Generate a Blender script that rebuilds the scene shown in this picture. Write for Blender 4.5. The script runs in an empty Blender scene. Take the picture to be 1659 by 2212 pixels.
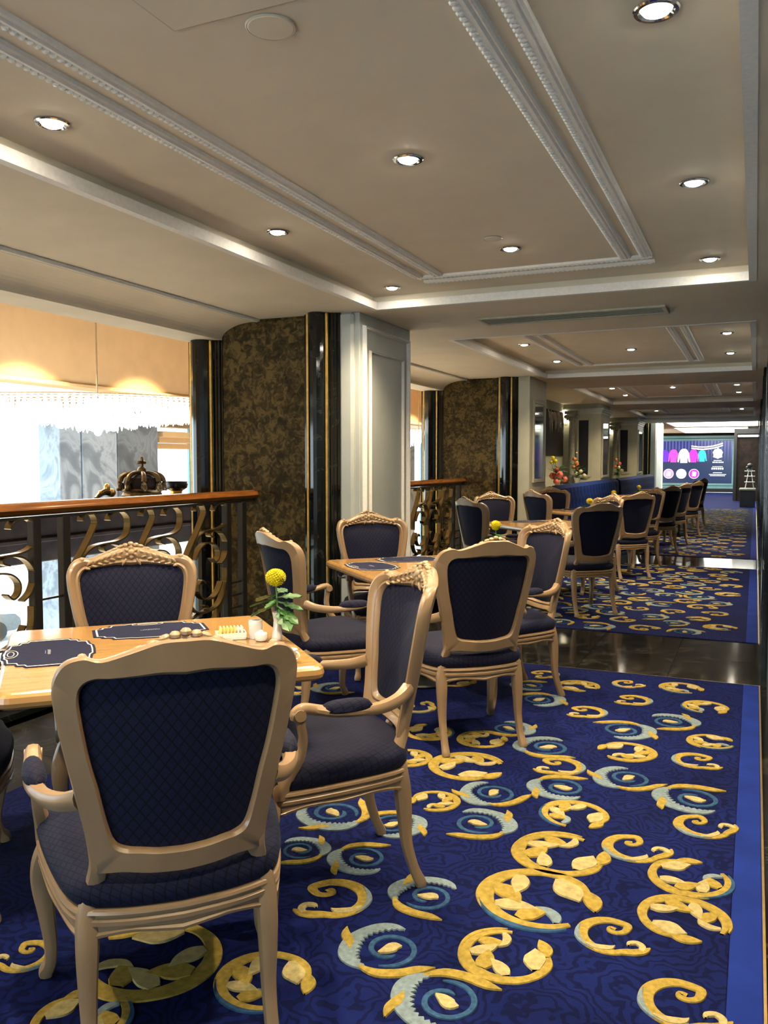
import bpy, bmesh, math, random
from mathutils import Vector, Matrix
random.seed(7)
S = bpy.context.scene
COL = S.collection
PI = math.pi
R = math.radians

# ---------------------------------------------------------------- camera, world, exposure
YAW = 23.75
cam_data = bpy.data.cameras.new('camera')
cam_data.sensor_fit = 'VERTICAL'; cam_data.sensor_height = 36.0
cam_data.lens = 1820.0 / 2212.0 * 36.0
cam_data.clip_start = 0.02; cam_data.clip_end = 300
cam = bpy.data.objects.new('camera', cam_data); COL.objects.link(cam)
cam.location = (0, 0, 1.42)
cam.rotation_euler = (R(90 - 3.42), 0, R(YAW))
S.camera = cam

world = bpy.data.worlds.new('daylight'); S.world = world; world.use_nodes = True
bg = world.node_tree.nodes['Background']
bg.inputs['Color'].default_value = (0.80, 0.90, 1.0, 1); bg.inputs['Strength'].default_value = 4.6

VS = S.view_settings
VS.view_transform = 'Standard'; VS.look = 'None'; VS.gamma = 1.0; VS.use_curve_mapping = False
VS.exposure = 0.88
try:
    S.cycles.use_denoising = True
    S.cycles.max_bounces = 5; S.cycles.diffuse_bounces = 3; S.cycles.glossy_bounces = 2
    S.cycles.use_adaptive_sampling = True; S.cycles.adaptive_threshold = .1
    S.cycles.transmission_bounces = 4; S.cycles.caustics_reflective = False; S.cycles.caustics_refractive = False
    S.cycles.sample_clamp_indirect = 6.0
except Exception:
    pass
LAMP_W = 105.0            # watts of one recessed downlight
LAMP_COL = (1.0, 0.78, 0.50)

# ---------------------------------------------------------------- materials
MATS = {}
def _new(name):
    m = bpy.data.materials.new(name); m.use_nodes = True
    nt = m.node_tree; b = nt.nodes['Principled BSDF']
    MATS[name] = m
    return m, nt, b
def _coord(nt, kind='Object', scale=(1, 1, 1)):
    tc = nt.nodes.new('ShaderNodeTexCoord'); mp = nt.nodes.new('ShaderNodeMapping')
    mp.inputs['Scale'].default_value = scale
    nt.links.new(tc.outputs[kind], mp.inputs['Vector'])
    return mp.outputs['Vector']
def _noise(nt, vec, scale, detail=3, rough=.55, dist=0.0):
    n = nt.nodes.new('ShaderNodeTexNoise'); n.inputs['Scale'].default_value = scale
    n.inputs['Detail'].default_value = detail; n.inputs['Roughness'].default_value = rough
    n.inputs['Distortion'].default_value = dist
    nt.links.new(vec, n.inputs['Vector'])
    return n
def _ramp(nt, fac, stops):
    r = nt.nodes.new('ShaderNodeValToRGB'); e = r.color_ramp.elements
    while len(e) < len(stops): e.new(.5)
    for k, (p, c) in enumerate(stops):
        e[k].position = p; e[k].color = (c[0], c[1], c[2], 1)
    nt.links.new(fac, r.inputs['Fac'])
    return r.outputs['Color']
def _bump(nt, b, h, strength=.2, dist=.002):
    bp = nt.nodes.new('ShaderNodeBump'); bp.inputs['Strength'].default_value = strength
    bp.inputs['Distance'].default_value = dist
    nt.links.new(h, bp.inputs['Height']); nt.links.new(bp.outputs['Normal'], b.inputs['Normal'])
def _math(nt, op, a, b=None):
    n = nt.nodes.new('ShaderNodeMath'); n.operation = op
    for k, v in enumerate((a, b)):
        if v is None: continue
        if isinstance(v, (int, float)): n.inputs[k].default_value = v
        else: nt.links.new(v, n.inputs[k])
    return n.outputs[0]
def plain(name, col, rough=.5, metal=0.0, var=.12, nscale=18, coat=0.0, stretch=(1, 1, 1), bump=0.0, spec=None, sheen=0):
    m, nt, b = _new(name)
    n = _noise(nt, _coord(nt, 'Object', stretch), nscale)
    lo = [c * (1 - var) for c in col]; hi = [min(1, c * (1 + var)) for c in col]
    nt.links.new(_ramp(nt, n.outputs['Fac'], [(.3, lo), (.7, hi)]), b.inputs['Base Color'])
    b.inputs['Roughness'].default_value = rough; b.inputs['Metallic'].default_value = metal
    b.inputs['Coat Weight'].default_value = coat; b.inputs['Coat Roughness'].default_value = .12
    if spec is not None: b.inputs['Specular IOR Level'].default_value = spec
    if sheen: b.inputs['Sheen Weight'].default_value = sheen
    if bump: _bump(nt, b, n.outputs['Fac'], bump)
    return m
def emit(name, col, strength):
    m, nt, b = _new(name)
    n = _noise(nt, _coord(nt), 4)
    nt.links.new(_ramp(nt, n.outputs['Fac'], [(.3, [c * .94 for c in col]), (.7, col)]), b.inputs['Emission Color'])
    b.inputs['Base Color'].default_value = (col[0] * .8, col[1] * .8, col[2] * .8, 1)
    b.inputs['Emission Strength'].default_value = strength
    return m

plain('chair_wood', (.248, .166, .092), .36, var=.10, nscale=5, stretch=(3, 3, 1), coat=.25, bump=.03)
plain('carved_wood', (.31, .212, .115), .42, var=.3, nscale=60, coat=.15, bump=.2)
plain('table_wood', (.36, .205, .070), .22, var=.16, nscale=5, stretch=(1, 9, 1), coat=.5)
plain('rail_wood', (.36, .120, .022), .25, var=.25, nscale=6, stretch=(6, 1, 6), coat=.5)
plain('black_metal', (.012, .013, .015), .32, var=.3)
plain('iron', (.016, .015, .014), .30, metal=.25, var=.25, spec=.7)
plain('bronze_face', (.17, .125, .055), .26, metal=.85, var=.25, nscale=14)
plain('gold', (.85, .58, .18), .34, metal=1, var=.2)
plain('bronze', (.16, .105, .045), .42, metal=.7, var=.45, nscale=30, bump=.3)
plain('ceiling_paint', (.78, .695, .555), .75, var=.04, nscale=3)
plain('moulding_paint', (.88, .86, .82), .55, var=.05, nscale=50, bump=.08)
plain('panel_paint', (.46, .50, .485), .42, var=.05, nscale=4)
plain('cream_wall', (.50, .345, .18), .7, var=.05, nscale=3)
plain('cream_trim', (.42, .42, .33), .5, var=.06, nscale=5)
plain('white_ceramic', (.80, .80, .78), .2, var=.03, coat=.4)
plain('paper_yellow', (.80, .66, .22), .6, var=.08)
plain('petal_yellow', (.95, .74, .008), .6, var=.2, nscale=60)
plain('petal_coral', (.75, .16, .12), .6, var=.3, nscale=30)
plain('petal_orange', (.70, .26, .08), .6, var=.3, nscale=30)
plain('petal_white', (.70, .62, .38), .6, var=.2, nscale=30)
plain('leaf', (.024, .105, .018), .45, var=.45, nscale=40)
plain('stem', (.10, .22, .06), .5)
plain('mat_navy', (.012, .015, .040), .8, var=.15, nscale=90, spec=.12)
plain('mat_print', (.62, .62, .58), .6, var=.05)
plain('mat_print_dim', (.20, .21, .26), .6, var=.05)
plain('sofa_blue', (.0025, .017, .115), .8, var=.3, nscale=9, spec=.08)
plain('vent_metal', (.50, .49, .40), .5, var=.1)
plain('chrome', (.75, .75, .75), .12, metal=1, var=.05)
plain('brass_strip', (.45, .33, .12), .35, metal=1)
plain('dark_art', (.008, .008, .014), .5)
plain('pale_art', (.42, .38, .36), .6, var=.3)
plain('stone_grey', (.26, .26, .22), .6, var=.25)
plain('dark_brown', (.016, .009, .007), .6, var=.6, nscale=6, spec=.2)
plain('lobby_floor', (.55, .52, .47), .35, var=.1, nscale=2)
plain('frame_teal', (.16, .33, .39), .3, var=.1)
plain('wall_black', (.01, .01, .01), .8)  # even near-black for the end wall of the hall
plain('car_paint', (.16, .18, .20), .2, var=.1, coat=1)
plain('car_glass', (.02, .025, .03), .08)
plain('rubber', (.01, .01, .01), .8)
plain('rug_yellow', (.265, .195, .040), .95, var=.28, nscale=7, spec=.1)
plain('rug_gold', (.32, .27, .125), .95, var=.25, nscale=7, spec=.1)
plain('rug_grey', (.14, .19, .215), .95, var=.25, nscale=7, spec=.1)
plain('rug_teal', (.022, .062, .13), .95, var=.3, nscale=7, spec=.1)
plain('rug_border', (.008, .022, .165), .95, var=.2, nscale=5, spec=.1)
emit('lamp_lens', (1.0, .90, .72), 85)
emit('crystal', (1.0, .98, .94), 4); MATS['crystal'].cycles.emission_sampling = 'NONE'
emit('ceiling_panel', (1.0, .97, .82), 5)
emit('sconce_shade', (1.0, .86, .60), 6)
for n_, c_, e_ in (('scr_violet', (.10, .02, .75), .75), ('scr_pink', (.95, .05, .45), .75), ('scr_white', (.85, .80, 1.0), .75),
                   ('scr_magenta', (.75, .02, .70), .75), ('scr_cyan', (.02, .55, .65), .7), ('scr_text', (.75, .80, .9), .6),
                   ('scr_lilac', (.45, .25, .8), .6)):
    emit(n_, c_, e_)

def mirror_mat():
    m, nt, b = _new('mirror')
    n = _noise(nt, _coord(nt), 3)
    nt.links.new(_ramp(nt, n.outputs['Fac'], [(.3, (.62, .70, .68)), (.7, (.70, .76, .74))]), b.inputs['Base Color'])
    b.inputs['Metallic'].default_value = 1; b.inputs['Roughness'].default_value = .04
mirror_mat()

def glass():
    m, nt, b = _new('clear_glass')
    out = nt.nodes['Material Output']
    tr = nt.nodes.new('ShaderNodeBsdfTransparent'); gl = nt.nodes.new('ShaderNodeBsdfGlossy'); mx = nt.nodes.new('ShaderNodeMixShader')
    n = _noise(nt, _coord(nt), 2)
    nt.links.new(_ramp(nt, n.outputs['Fac'], [(.3, (.90, .95, .94)), (.7, (.95, .98, .97))]), tr.inputs['Color'])
    gl.inputs['Roughness'].default_value = .03; mx.inputs['Fac'].default_value = .06
    nt.links.new(tr.outputs[0], mx.inputs[1]); nt.links.new(gl.outputs[0], mx.inputs[2]); nt.links.new(mx.outputs[0], out.inputs['Surface'])
    nt.nodes.remove(b)
glass()
def fabric(name, ax):                       # navy cloth woven with a diamond lattice
    m, nt, b = _new(name)
    tc = nt.nodes.new('ShaderNodeTexCoord'); sp = nt.nodes.new('ShaderNodeSeparateXYZ')
    nt.links.new(tc.outputs['Object'], sp.inputs[0])
    u, v = sp.outputs[ax[0]], sp.outputs[ax[1]]
    if ax == 'XY':            # keep the lattice running down the sides of the cushion
        u = _math(nt, 'ADD', u, _math(nt, 'MULTIPLY', sp.outputs['Z'], .7)); v = _math(nt, 'ADD', v, sp.outputs['Z'])
    a = _math(nt, 'MULTIPLY', u, 38.0); c = _math(nt, 'MULTIPLY', v, 28.0)
    def tri(x):
        f = _math(nt, 'FRACT', x); d = _math(nt, 'SUBTRACT', f, .5)
        return _math(nt, 'ABSOLUTE', d)
    t1 = tri(_math(nt, 'ADD', a, c)); t2 = tri(_math(nt, 'SUBTRACT', a, c))
    h = _math(nt, 'MINIMUM', t1, t2)
    fine = _noise(nt, _coord(nt), 420, 2)
    col = _ramp(nt, h, [(.03, (.0011, .0014, .005)), (.10, (.0050, .0066, .0255))])
    mix = nt.nodes.new('ShaderNodeMixRGB'); mix.blend_type = 'MULTIPLY'; mix.inputs['Fac'].default_value = .5
    nt.links.new(col, mix.inputs['Color1']); nt.links.new(_ramp(nt, fine.outputs['Fac'], [(.3, (.6, .6, .6)), (.7, (1.3, 1.3, 1.3))]), mix.inputs['Color2'])
    nt.links.new(mix.outputs[0], b.inputs['Base Color'])
    b.inputs['Roughness'].default_value = .75
    b.inputs['Specular IOR Level'].default_value = .16; b.inputs['Sheen Weight'].default_value = .045; b.inputs['Sheen Tint'].default_value = (.45, .6, .9, 1)
    b.inputs['Sheen Roughness'].default_value = .45
    hh = _math(nt, 'MINIMUM', h, .14)
    _bump(nt, b, hh, .5, .006)
fabric('fabric_back', 'XZ'); fabric('fabric_seat', 'XY')

def marble(name, base, vein, scale, rough, amount=.06):
    m, nt, b = _new(name)
    vec = _coord(nt)
    n = _noise(nt, vec, scale, 6, .6, 1.4)
    d = _math(nt, 'ABSOLUTE', _math(nt, 'SUBTRACT', n.outputs['Fac'], .5))
    nt.links.new(_ramp(nt, d, [(.0, vein), (amount * .35, [(x + y) * .4 for x, y in zip(vein, base)]), (amount, base)]), b.inputs['Base Color'])
    b.inputs['Roughness'].default_value = rough
    if name in ('floor_marble', 'honed_marble'): b.inputs['Specular IOR Level'].default_value = .12
    return m
marble('black_marble', (.004, .005, .005), (.022, .024, .02), 1.6, .07, .012)
marble('honed_marble', (.006, .006, .006), (.025, .025, .022), 1.1, .55, .02)
marble('floor_marble', (.008, .008, .008), (.035, .035, .03), 1.1, .09, .02)
marble('blue_marble', (.10, .15, .21), (.32, .40, .50), 1.2, .3, .3)
marble('slate_marble', (.035, .055, .08), (.12, .16, .2), 1.2, .3, .2)

def wallpaper():
    m, nt, b = _new('wallpaper')
    vec = _coord(nt)
    n1 = _noise(nt, vec, 18, 5, .62, 1.0); n2 = _noise(nt, vec, 5, 3)
    s = _math(nt, 'ADD', _math(nt, 'MULTIPLY', n1.outputs['Fac'], .72), _math(nt, 'MULTIPLY', n2.outputs['Fac'], .28))
    nt.links.new(_ramp(nt, s, [(.40, (.028, .019, .0075)), (.50, (.070, .047, .017)), (.58, (.15, .103, .036))]), b.inputs['Base Color'])
    b.inputs['Roughness'].default_value = .7; b.inputs['Specular IOR Level'].default_value = .15
    _bump(nt, b, n1.outputs['Fac'], .25)
wallpaper()

def carpet_mat():
    m, nt, b = _new('carpet_blue')
    vec = _coord(nt)
    w = _noise(nt, vec, 5.0, 3)
    add = nt.nodes.new('ShaderNodeMixRGB'); add.blend_type = 'ADD'; add.inputs['Fac'].default_value = .28
    nt.links.new(vec, add.inputs['Color1']); nt.links.new(w.outputs['Color'], add.inputs['Color2'])
    v = nt.nodes.new('ShaderNodeTexVoronoi'); v.inputs['Scale'].default_value = 4.6
    nt.links.new(add.outputs[0], v.inputs['Vector'])
    rings = _math(nt, 'SINE', _math(nt, 'MULTIPLY', v.outputs['Distance'], 46.0))
    pile = _noise(nt, vec, 300, 2); cloud = _noise(nt, vec, 2.2, 3)
    col = _ramp(nt, rings, [(.08, (.0034, .0080, .066)), (.5, (.0014, .0034, .032))])
    mx = nt.nodes.new('ShaderNodeMixRGB'); mx.blend_type = 'MULTIPLY'; mx.inputs['Fac'].default_value = 1
    nt.links.new(col, mx.inputs['Color1']); nt.links.new(_ramp(nt, cloud.outputs['Fac'], [(.3, (.75, .75, .75)), (.7, (1.3, 1.3, 1.25))]), mx.inputs['Color2'])
    nt.links.new(mx.outputs[0], b.inputs['Base Color'])
    b.inputs['Roughness'].default_value = .95; b.inputs['Specular IOR Level'].default_value = .1
    _bump(nt, b, pile.outputs['Fac'], .4, .003)
carpet_mat()

def screen_mat():
    m, nt, b = _new('screen_blue')
    tc = nt.nodes.new('ShaderNodeTexCoord'); sp = nt.nodes.new('ShaderNodeSeparateXYZ')
    nt.links.new(tc.outputs['Object'], sp.inputs[0])
    wv = _math(nt, 'SINE', _math(nt, 'MULTIPLY', sp.outputs['X'], 44.0))
    zf = _math(nt, 'SMOOTHSTEP', 1.3, 1.9) if False else sp.outputs['Z']
    st = _ramp(nt, wv, [(.1, (.035, .05, .22)), (.9, (.16, .17, .52))])
    fl = nt.nodes.new('ShaderNodeMapRange'); fl.inputs['From Min'].default_value = 1.2; fl.inputs['From Max'].default_value = 1.9
    nt.links.new(zf, fl.inputs['Value'])
    mx = nt.nodes.new('ShaderNodeMixRGB'); mx.inputs['Color1'].default_value = (.025, .05, .13, 1)
    nt.links.new(fl.outputs[0], mx.inputs['Fac']); nt.links.new(st, mx.inputs['Color2'])
    nt.links.new(mx.outputs[0], b.inputs['Emission Color']); b.inputs['Emission Strength'].default_value = .6
    b.inputs['Base Color'].default_value = (.01, .01, .02, 1); b.inputs['Roughness'].default_value = .15
screen_mat()

# ---------------------------------------------------------------- mesh helpers
def mk(name, verts, faces, mats, parent=None, smooth=False, fmi=None):
    me = bpy.data.meshes.new(name)
    me.from_pydata([tuple(v) for v in verts], [], faces)
    if isinstance(mats, str): mats = [mats]
    for m in mats: me.materials.append(MATS[m])
    if fmi: me.polygons.foreach_set('material_index', fmi)
    if smooth: me.polygons.foreach_set('use_smooth', [True] * len(me.polygons))
    me.update()
    if smooth: me.set_sharp_from_angle(angle=R(38))
    o = bpy.data.objects.new(name, me); COL.objects.link(o)
    if parent: o.parent = parent
    return o
class G:
    """collects vertices, faces and material slots"""
    def __init__(s): s.v = []; s.f = []; s.m = []
    def add(s, v, f, mi=0):
        n = len(s.v); s.v += [tuple(p) for p in v]; s.f += [tuple(i + n for i in q) for q in f]; s.m += [mi] * len(f); return s
    def box(s, x0, x1, y0, y1, z0, z1, mi=0):
        v = [(x0, y0, z0), (x1, y0, z0), (x1, y1, z0), (x0, y1, z0), (x0, y0, z1), (x1, y0, z1), (x1, y1, z1), (x0, y1, z1)]
        return s.add(v, [(0, 3, 2, 1), (4, 5, 6, 7), (0, 1, 5, 4), (1, 2, 6, 5), (2, 3, 7, 6), (3, 0, 4, 7)], mi)
    def bbox(s, x0, x1, y0, y1, z0, z1, b=.004, mi=0):      # chamfered box
        bm = bmesh.new(); bmesh.ops.create_cube(bm, size=1)
        for v in bm.verts:
            v.co = Vector(((x0 + x1) / 2 + v.co.x * (x1 - x0), (y0 + y1) / 2 + v.co.y * (y1 - y0), (z0 + z1) / 2 + v.co.z * (z1 - z0)))
        bmesh.ops.bevel(bm, geom=bm.edges[:], offset=b, segments=1, affect='EDGES')
        return s.bm(bm, mi)
    def bm(s, bm, mi=0):
        bm.verts.index_update()
        s.add([v.co for v in bm.verts], [[v.index for v in f.verts] for f in bm.faces], mi); bm.free(); return s
    def rings(s, rs, closed=True, cap0=True, cap1=True, mi=0):
        n = len(rs[0]); v = [p for r in rs for p in r]; f = []
        for i in range(len(rs) - 1):
            for j in range(n if closed else n - 1):
                k = (j + 1) % n
                f.append((i * n + j, i * n + k, (i + 1) * n + k, (i + 1) * n + j))
        if cap0: f.append(tuple(reversed(range(n))))
        if cap1: f.append(tuple((len(rs) - 1) * n + j for j in range(n)))
        return s.add(v, f, mi)
    def torus_rings(s, rs, mi=0):                            # closed both ways
        n = len(rs[0]); m = len(rs); v = [p for r in rs for p in r]; f = []
        for i in range(m):
            for j in range(n):
                k = (j + 1) % n; i2 = (i + 1) % m
                f.append((i * n + j, i * n + k, i2 * n + k, i2 * n + j))
        return s.add(v, f, mi)
    def lathe(s, prof, seg=20, c=(0, 0, 0), mi=0, cap=True):
        rs = [[(c[0] + r * math.cos(2 * PI * j / seg), c[1] + r * math.sin(2 * PI * j / seg), c[2] + z) for j in range(seg)] for r, z in prof]
        return s.rings(rs, True, cap, cap, mi)
    def ball(s, c, rx, ry=None, rz=None, seg=10, n=6, mi=0, rot=None):
        ry = rx if ry is None else ry; rz = rx if rz is None else rz
        rs = []
        for i in range(n + 1):
            t = -PI / 2 + PI * i / n; e = max(math.cos(t), .02)
            ring = []
            for j in range(seg):
                p = Vector((rx * e * math.cos(2 * PI * j / seg), ry * e * math.sin(2 * PI * j / seg), rz * math.sin(t)))
                if rot: p = rot @ p
                ring.append((c[0] + p.x, c[1] + p.y, c[2] + p.z))
            rs.append(ring)
        return s.rings(rs, True, True, True, mi)
    def sweep(s, path, rad, seg=10, ref=(0, 0, 1), power=2.0, mi=0, sub=4):
        pts = catmull(path, sub); rr = catmull([(a[0], a[1], 0) if isinstance(a, (tuple, list)) else (a, a, 0) for a in rad], sub)
        rs = []; ref = Vector(ref)
        for i, p in enumerate(pts):
            t = (pts[min(i + 1, len(pts) - 1)] - pts[max(i - 1, 0)]).normalized()
            u = ref.cross(t)
            if u.length < 1e-4: u = Vector((1, 0, 0)).cross(t)
            u.normalize(); w = t.cross(u)
            ring = []
            for j in range(seg):
                a = 2 * PI * (j + .5) / seg; c_, s_ = math.cos(a), math.sin(a)
                k = (abs(c_) ** power + abs(s_) ** power) ** (-1 / power)
                ring.append(p + u * (rr[i].x * c_ * k) + w * (rr[i].y * s_ * k))
            rs.append(ring)
        return s.rings(rs, True, True, True, mi)
    def prism(s, poly, z0, z1, mi=0):
        n = len(poly); v = [(x, y, z0) for x, y in poly] + [(x, y, z1) for x, y in poly]
        return s.add(v, [tuple(reversed(range(n))), tuple(range(n, 2 * n))] + [(i, (i + 1) % n, n + (i + 1) % n, n + i) for i in range(n)], mi)
    def build(s, name, mats, parent=None, smooth=False):
        return mk(name, s.v, s.f, mats, parent, smooth, s.m)

def catmull(pts, sub):
    P = [Vector(p) for p in pts]; out = []
    for i in range(len(P) - 1):
        a, b, c, d = P[max(i - 1, 0)], P[i], P[i + 1], P[min(i + 2, len(P) - 1)]
        for k in range(sub):
            t = k / sub
            out.append(.5 * ((2 * b) + (c - a) * t + (2 * a - 5 * b + 4 * c - d) * t * t + (3 * b - a - 3 * c + d) * t ** 3))
    out.append(P[-1]); return out
def closed_half(keys, sub):
    """key points of the right half, first and last on the axis -> closed loop of (x, y)"""
    h = catmull([(k[0], k[1], 0) for k in keys], sub)
    right = [(max(p.x, 0), p.y) for p in h]
    left = [(-x, y) for x, y in reversed(right[1:-1])]
    return right + left
def empty(name, loc=(0, 0, 0), rz=0, parent=None):
    o = bpy.data.objects.new(name, None); COL.objects.link(o)
    o.location = loc; o.rotation_euler = (0, 0, rz); o.empty_display_size = .1
    if parent: o.parent = parent
    return o
def tag(o, label=None, cat=None, group=None, kind=None):
    if label: o['label'] = label
    if cat: o['category'] = cat
    if group: o['group'] = group
    if kind: o['kind'] = kind
    return o
KIDS = {}
def copy_tree(o, parent=None):
    c = o.copy(); COL.objects.link(c); c.parent = parent
    for ch in [x for x in o.children]:
        copy_tree(ch, c)
    return c
def instance(proto, loc, rz, label, first):
    """the first placement moves the prototype itself, later ones are copies"""
    o = proto if first else copy_tree(proto)
    o.location = loc; o.rotation_euler = (0, 0, rz)
    o['label'] = label
    return o
def struct(o): o['kind'] = 'structure'; return o

SOFF, COFF = 2.565, 2.665                 # soffit and coffer ceiling heights
XR, XL = -.02, -2.68                      # coffer sides
BAYS = [(-2.6, 5.9), (7.56, 11.6), (13.3, 17.45), (19.4, 23.2)]
HALL0, HALL1 = 26.3, 42.0                 # bright hall at the far end

# ---------------------------------------------------------------- floor, tiles, carpets
g = G(); g.box(-4.4, .4, -4.2, HALL1 + .2, -.25, -.012)
floor = struct(g.build('floor', 'floor_marble'))
def tiles(x0, x1, y0, y1, nx, ny, mat='floor_marble'):
    dx, dy = (x1 - x0) / nx, (y1 - y0) / ny
    gg = G(); e = .0012
    gg.add([(e, e, 0), (dx - e, e, 0), (dx - e, dy - e, 0), (e, dy - e, 0), (0, 0, -.012), (dx, 0, -.012), (dx, dy, -.012), (0, dy, -.012)],
           [(0, 1, 2, 3), (4, 5, 1, 0), (5, 6, 2, 1), (6, 7, 3, 2), (7, 4, 0, 3)])
    first = gg.build('marble_tile', mat, floor)
    k = 0
    for i in range(nx):
        for j in range(ny):
            o = first if k == 0 else first.copy()
            if k: COL.objects.link(o)
            o.location = (x0 + i * dx, y0 + j * dy, 0); k += 1
RUG_L, RUG_R = -2.9, .062
RUGS = [(-3.5, 5.76), (7.13, 12.05), (13.3, 41.5)]
tiles(RUG_L, .10, 5.76, 7.13, 5, 2)
tiles(RUG_L, .10, 12.05, 13.3, 5, 2)
tiles(-4.38, RUG_L, 0, 12, 2, 16, 'honed_marble')
# --- tufted motifs: raised strokes
def stroke(path, wid, z=.0035, sub=4, serr=0):
    """flat raised band along a 2-D path -> (verts, faces)"""
    P = catmull([(x, y, 0) for x, y in path], sub); W = catmull([(w, 0, 0) for w in wid], sub)
    v, f = [], []
    for i, p in enumerate(P):
        t = (P[min(i + 1, len(P) - 1)] - P[max(i - 1, 0)]).normalized(); nrm = Vector((-t.y, t.x, 0))
        w = max(W[i].x, .004); a = w; bb = w
        if serr and i % 2: a = w * (1 - serr)
        l, r_ = p + nrm * a, p - nrm * bb
        l2, r2 = p + nrm * max(a - .012, .002), p - nrm * max(bb - .012, .002)
        v += [(l.x, l.y, 0), (l2.x, l2.y, z), (r2.x, r2.y, z), (r_.x, r_.y, 0)]
    for i in range(len(P) - 1):
        for j in range(3): f.append((i * 4 + j, i * 4 + j + 1, i * 4 + 5 + j, i * 4 + 4 + j)[::-1])
    return v, f
def arc(r, a0, a1, n, cx=0, cy=0, r1=None):
    r1 = r if r1 is None else r1
    return [(cx + (r + (r1 - r) * k / n) * math.cos(R(a0 + (a1 - a0) * k / n)), cy + (r + (r1 - r) * k / n) * math.sin(R(a0 + (a1 - a0) * k / n))) for k in range(n + 1)]
RUGM = ['rug_yellow', 'rug_gold', 'rug_grey', 'rug_teal']
def motif_wreath(var):
    q = G(); A = lambda st, mi: q.add(st[0], st[1], mi)
    A(stroke(arc(.86, 38, 322, 14), [.05, .08, .10, .115, .125, .135, .15, .15, .14, .125, .115, .10, .11, .10, .04]), 0)
    A(stroke(arc(.96, 45, 150, 8), [.02, .04, .05, .06, .06, .05, .04, .03, .01], z=.0042), 3 if var else 0)
    for k, (a, L, w, mi) in enumerate(((95, .60, .17, 0), (137, .66, .16, 1), (182, .64, .19, 0), (226, .60, .16, 1))):
        p0 = Vector((.74 * math.cos(R(a)), .74 * math.sin(R(a)))); d = Vector((math.cos(R(a + 196)), math.sin(R(a + 196)))); n_ = Vector((-d.y, d.x))
        pts = [p0 + d * (L * t) + n_ * (.16 * t * t) for t in (0, .3, .65, 1)]
        A(stroke([(p.x, p.y) for p in pts], [w * .55, w, w * .8, .01], z=.0046 + .0004 * k), mi)
    A(stroke([(.10, -.74), (.28, -.52), (.46, -.38), (.62, -.20)], [.08, .22, .20, .01], z=.0052), 1)
    A(stroke([(.60, -.56), (.76, -.38), (.86, -.18), (.92, -.02)], [.05, .15, .12, .02], z=.0049), 0)
    A(stroke([(.50, .60), (.42, .42), (.24, .30), (.06, .30)], [.05, .10, .08, .01], z=.0049), 2 if var else 1)
    return q
def motif_scroll():
    q = G(); A = lambda st, mi: q.add(st[0], st[1], mi)
    body = arc(.80, 62, 292, 12)
    A(stroke([(.16, .34), (.02, .40), (.00, .26), (.16, .18), (.36, .24), (.48, .44), (.48, .62)] + body[1:], [.07, .09, .09, .09, .10, .12, .13] + [.14, .16, .17, .18, .18, .18, .17, .16, .15, .14, .12, .10]), 0)
    A(stroke([body[-2], body[-1], (.55, -.72), (.80, -.62), (.98, -.46)], [.10, .13, .14, .12, .03], z=.0045), 0)
    A(stroke([(.72, -.64), (.78, -.42), (.66, -.26), (.46, -.30), (.42, -.42)], [.08, .10, .09, .08, .03], z=.005), 1)
    A(stroke([(-.70, -.48), (-.42, -.62), (-.10, -.62), (.06, -.50)], [.04, .11, .10, .01], z=.0052), 1)
    A(stroke(arc(.92, 150, 235, 7), [.01, .05, .07, .08, .07, .05, .03, .01], z=.0055), 2)
    return q
def motif_spiral():
    q = G(); A = lambda st, mi: q.add(st[0], st[1], mi)
    A(stroke(arc(.72, -110, 300, 22, .08, -.02, .30), [.02, .06] + [.072] * 19 + [.05, .02]), 3)
    A(stroke([(.50, .78), (.24, .90), (-.10, .88), (-.44, .72), (-.70, .44), (-.84, .08), (-.86, -.28), (-.72, -.58), (-.44, -.84)], [.03, .14, .20, .20, .24, .28, .26, .18, .05], z=.0045, serr=.45), 2)
    A(stroke([(-.96, .92), (-.98, .62), (-.88, .30), (-.86, .0)], [.02, .12, .13, .03], z=.005), 0)
    A(stroke([(-.62, -.72), (-.22, -.98), (.30, -1.0), (.80, -.86), (1.15, -.80)], [.05, .14, .15, .13, .01], z=.005), 0)
    A(stroke([(-.18, -.18), (.02, -.08), (.22, .06), (.40, .06)], [.03, .14, .17, .02], z=.005), 1)
    return q
def mirrored(q):
    q.v = [(x, -y, z) for x, y, z in q.v]; q.f = [tuple(reversed(f)) for f in q.f]; return q
MOTIF = {}
for nm, fn in (('leaf_wreath_motif', lambda: motif_wreath(0)), ('c_scroll_motif', motif_scroll), ('spiral_leaf_motif', motif_spiral)):
    for mir in (0, 1):
        q = fn() if not (nm.startswith('leaf') and mir) else motif_wreath(1)
        if mir: mirrored(q)
        me = bpy.data.meshes.new(nm); me.from_pydata(q.v, [], q.f)
        for m_ in RUGM: me.materials.append(MATS[m_])
        me.polygons.foreach_set('material_index', q.m); me.update(); MOTIF[nm, mir] = me
def put_motif(rug, nm, mir, x, y, r, ang):
    o = bpy.data.objects.new(nm, MOTIF[nm, mir]); COL.objects.link(o); o.parent = rug
    o.location = (x, y, .0065); o.rotation_euler = (0, 0, R(ang)); o.scale = (r, r, 1)
rug_labels = ['navy carpet with yellow and grey-blue scrolls nearest the camera', 'second scroll-patterned navy carpet beyond the first black marble strip',
              'farthest scroll-patterned navy carpet running towards the lit screen']
rugs = []
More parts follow.
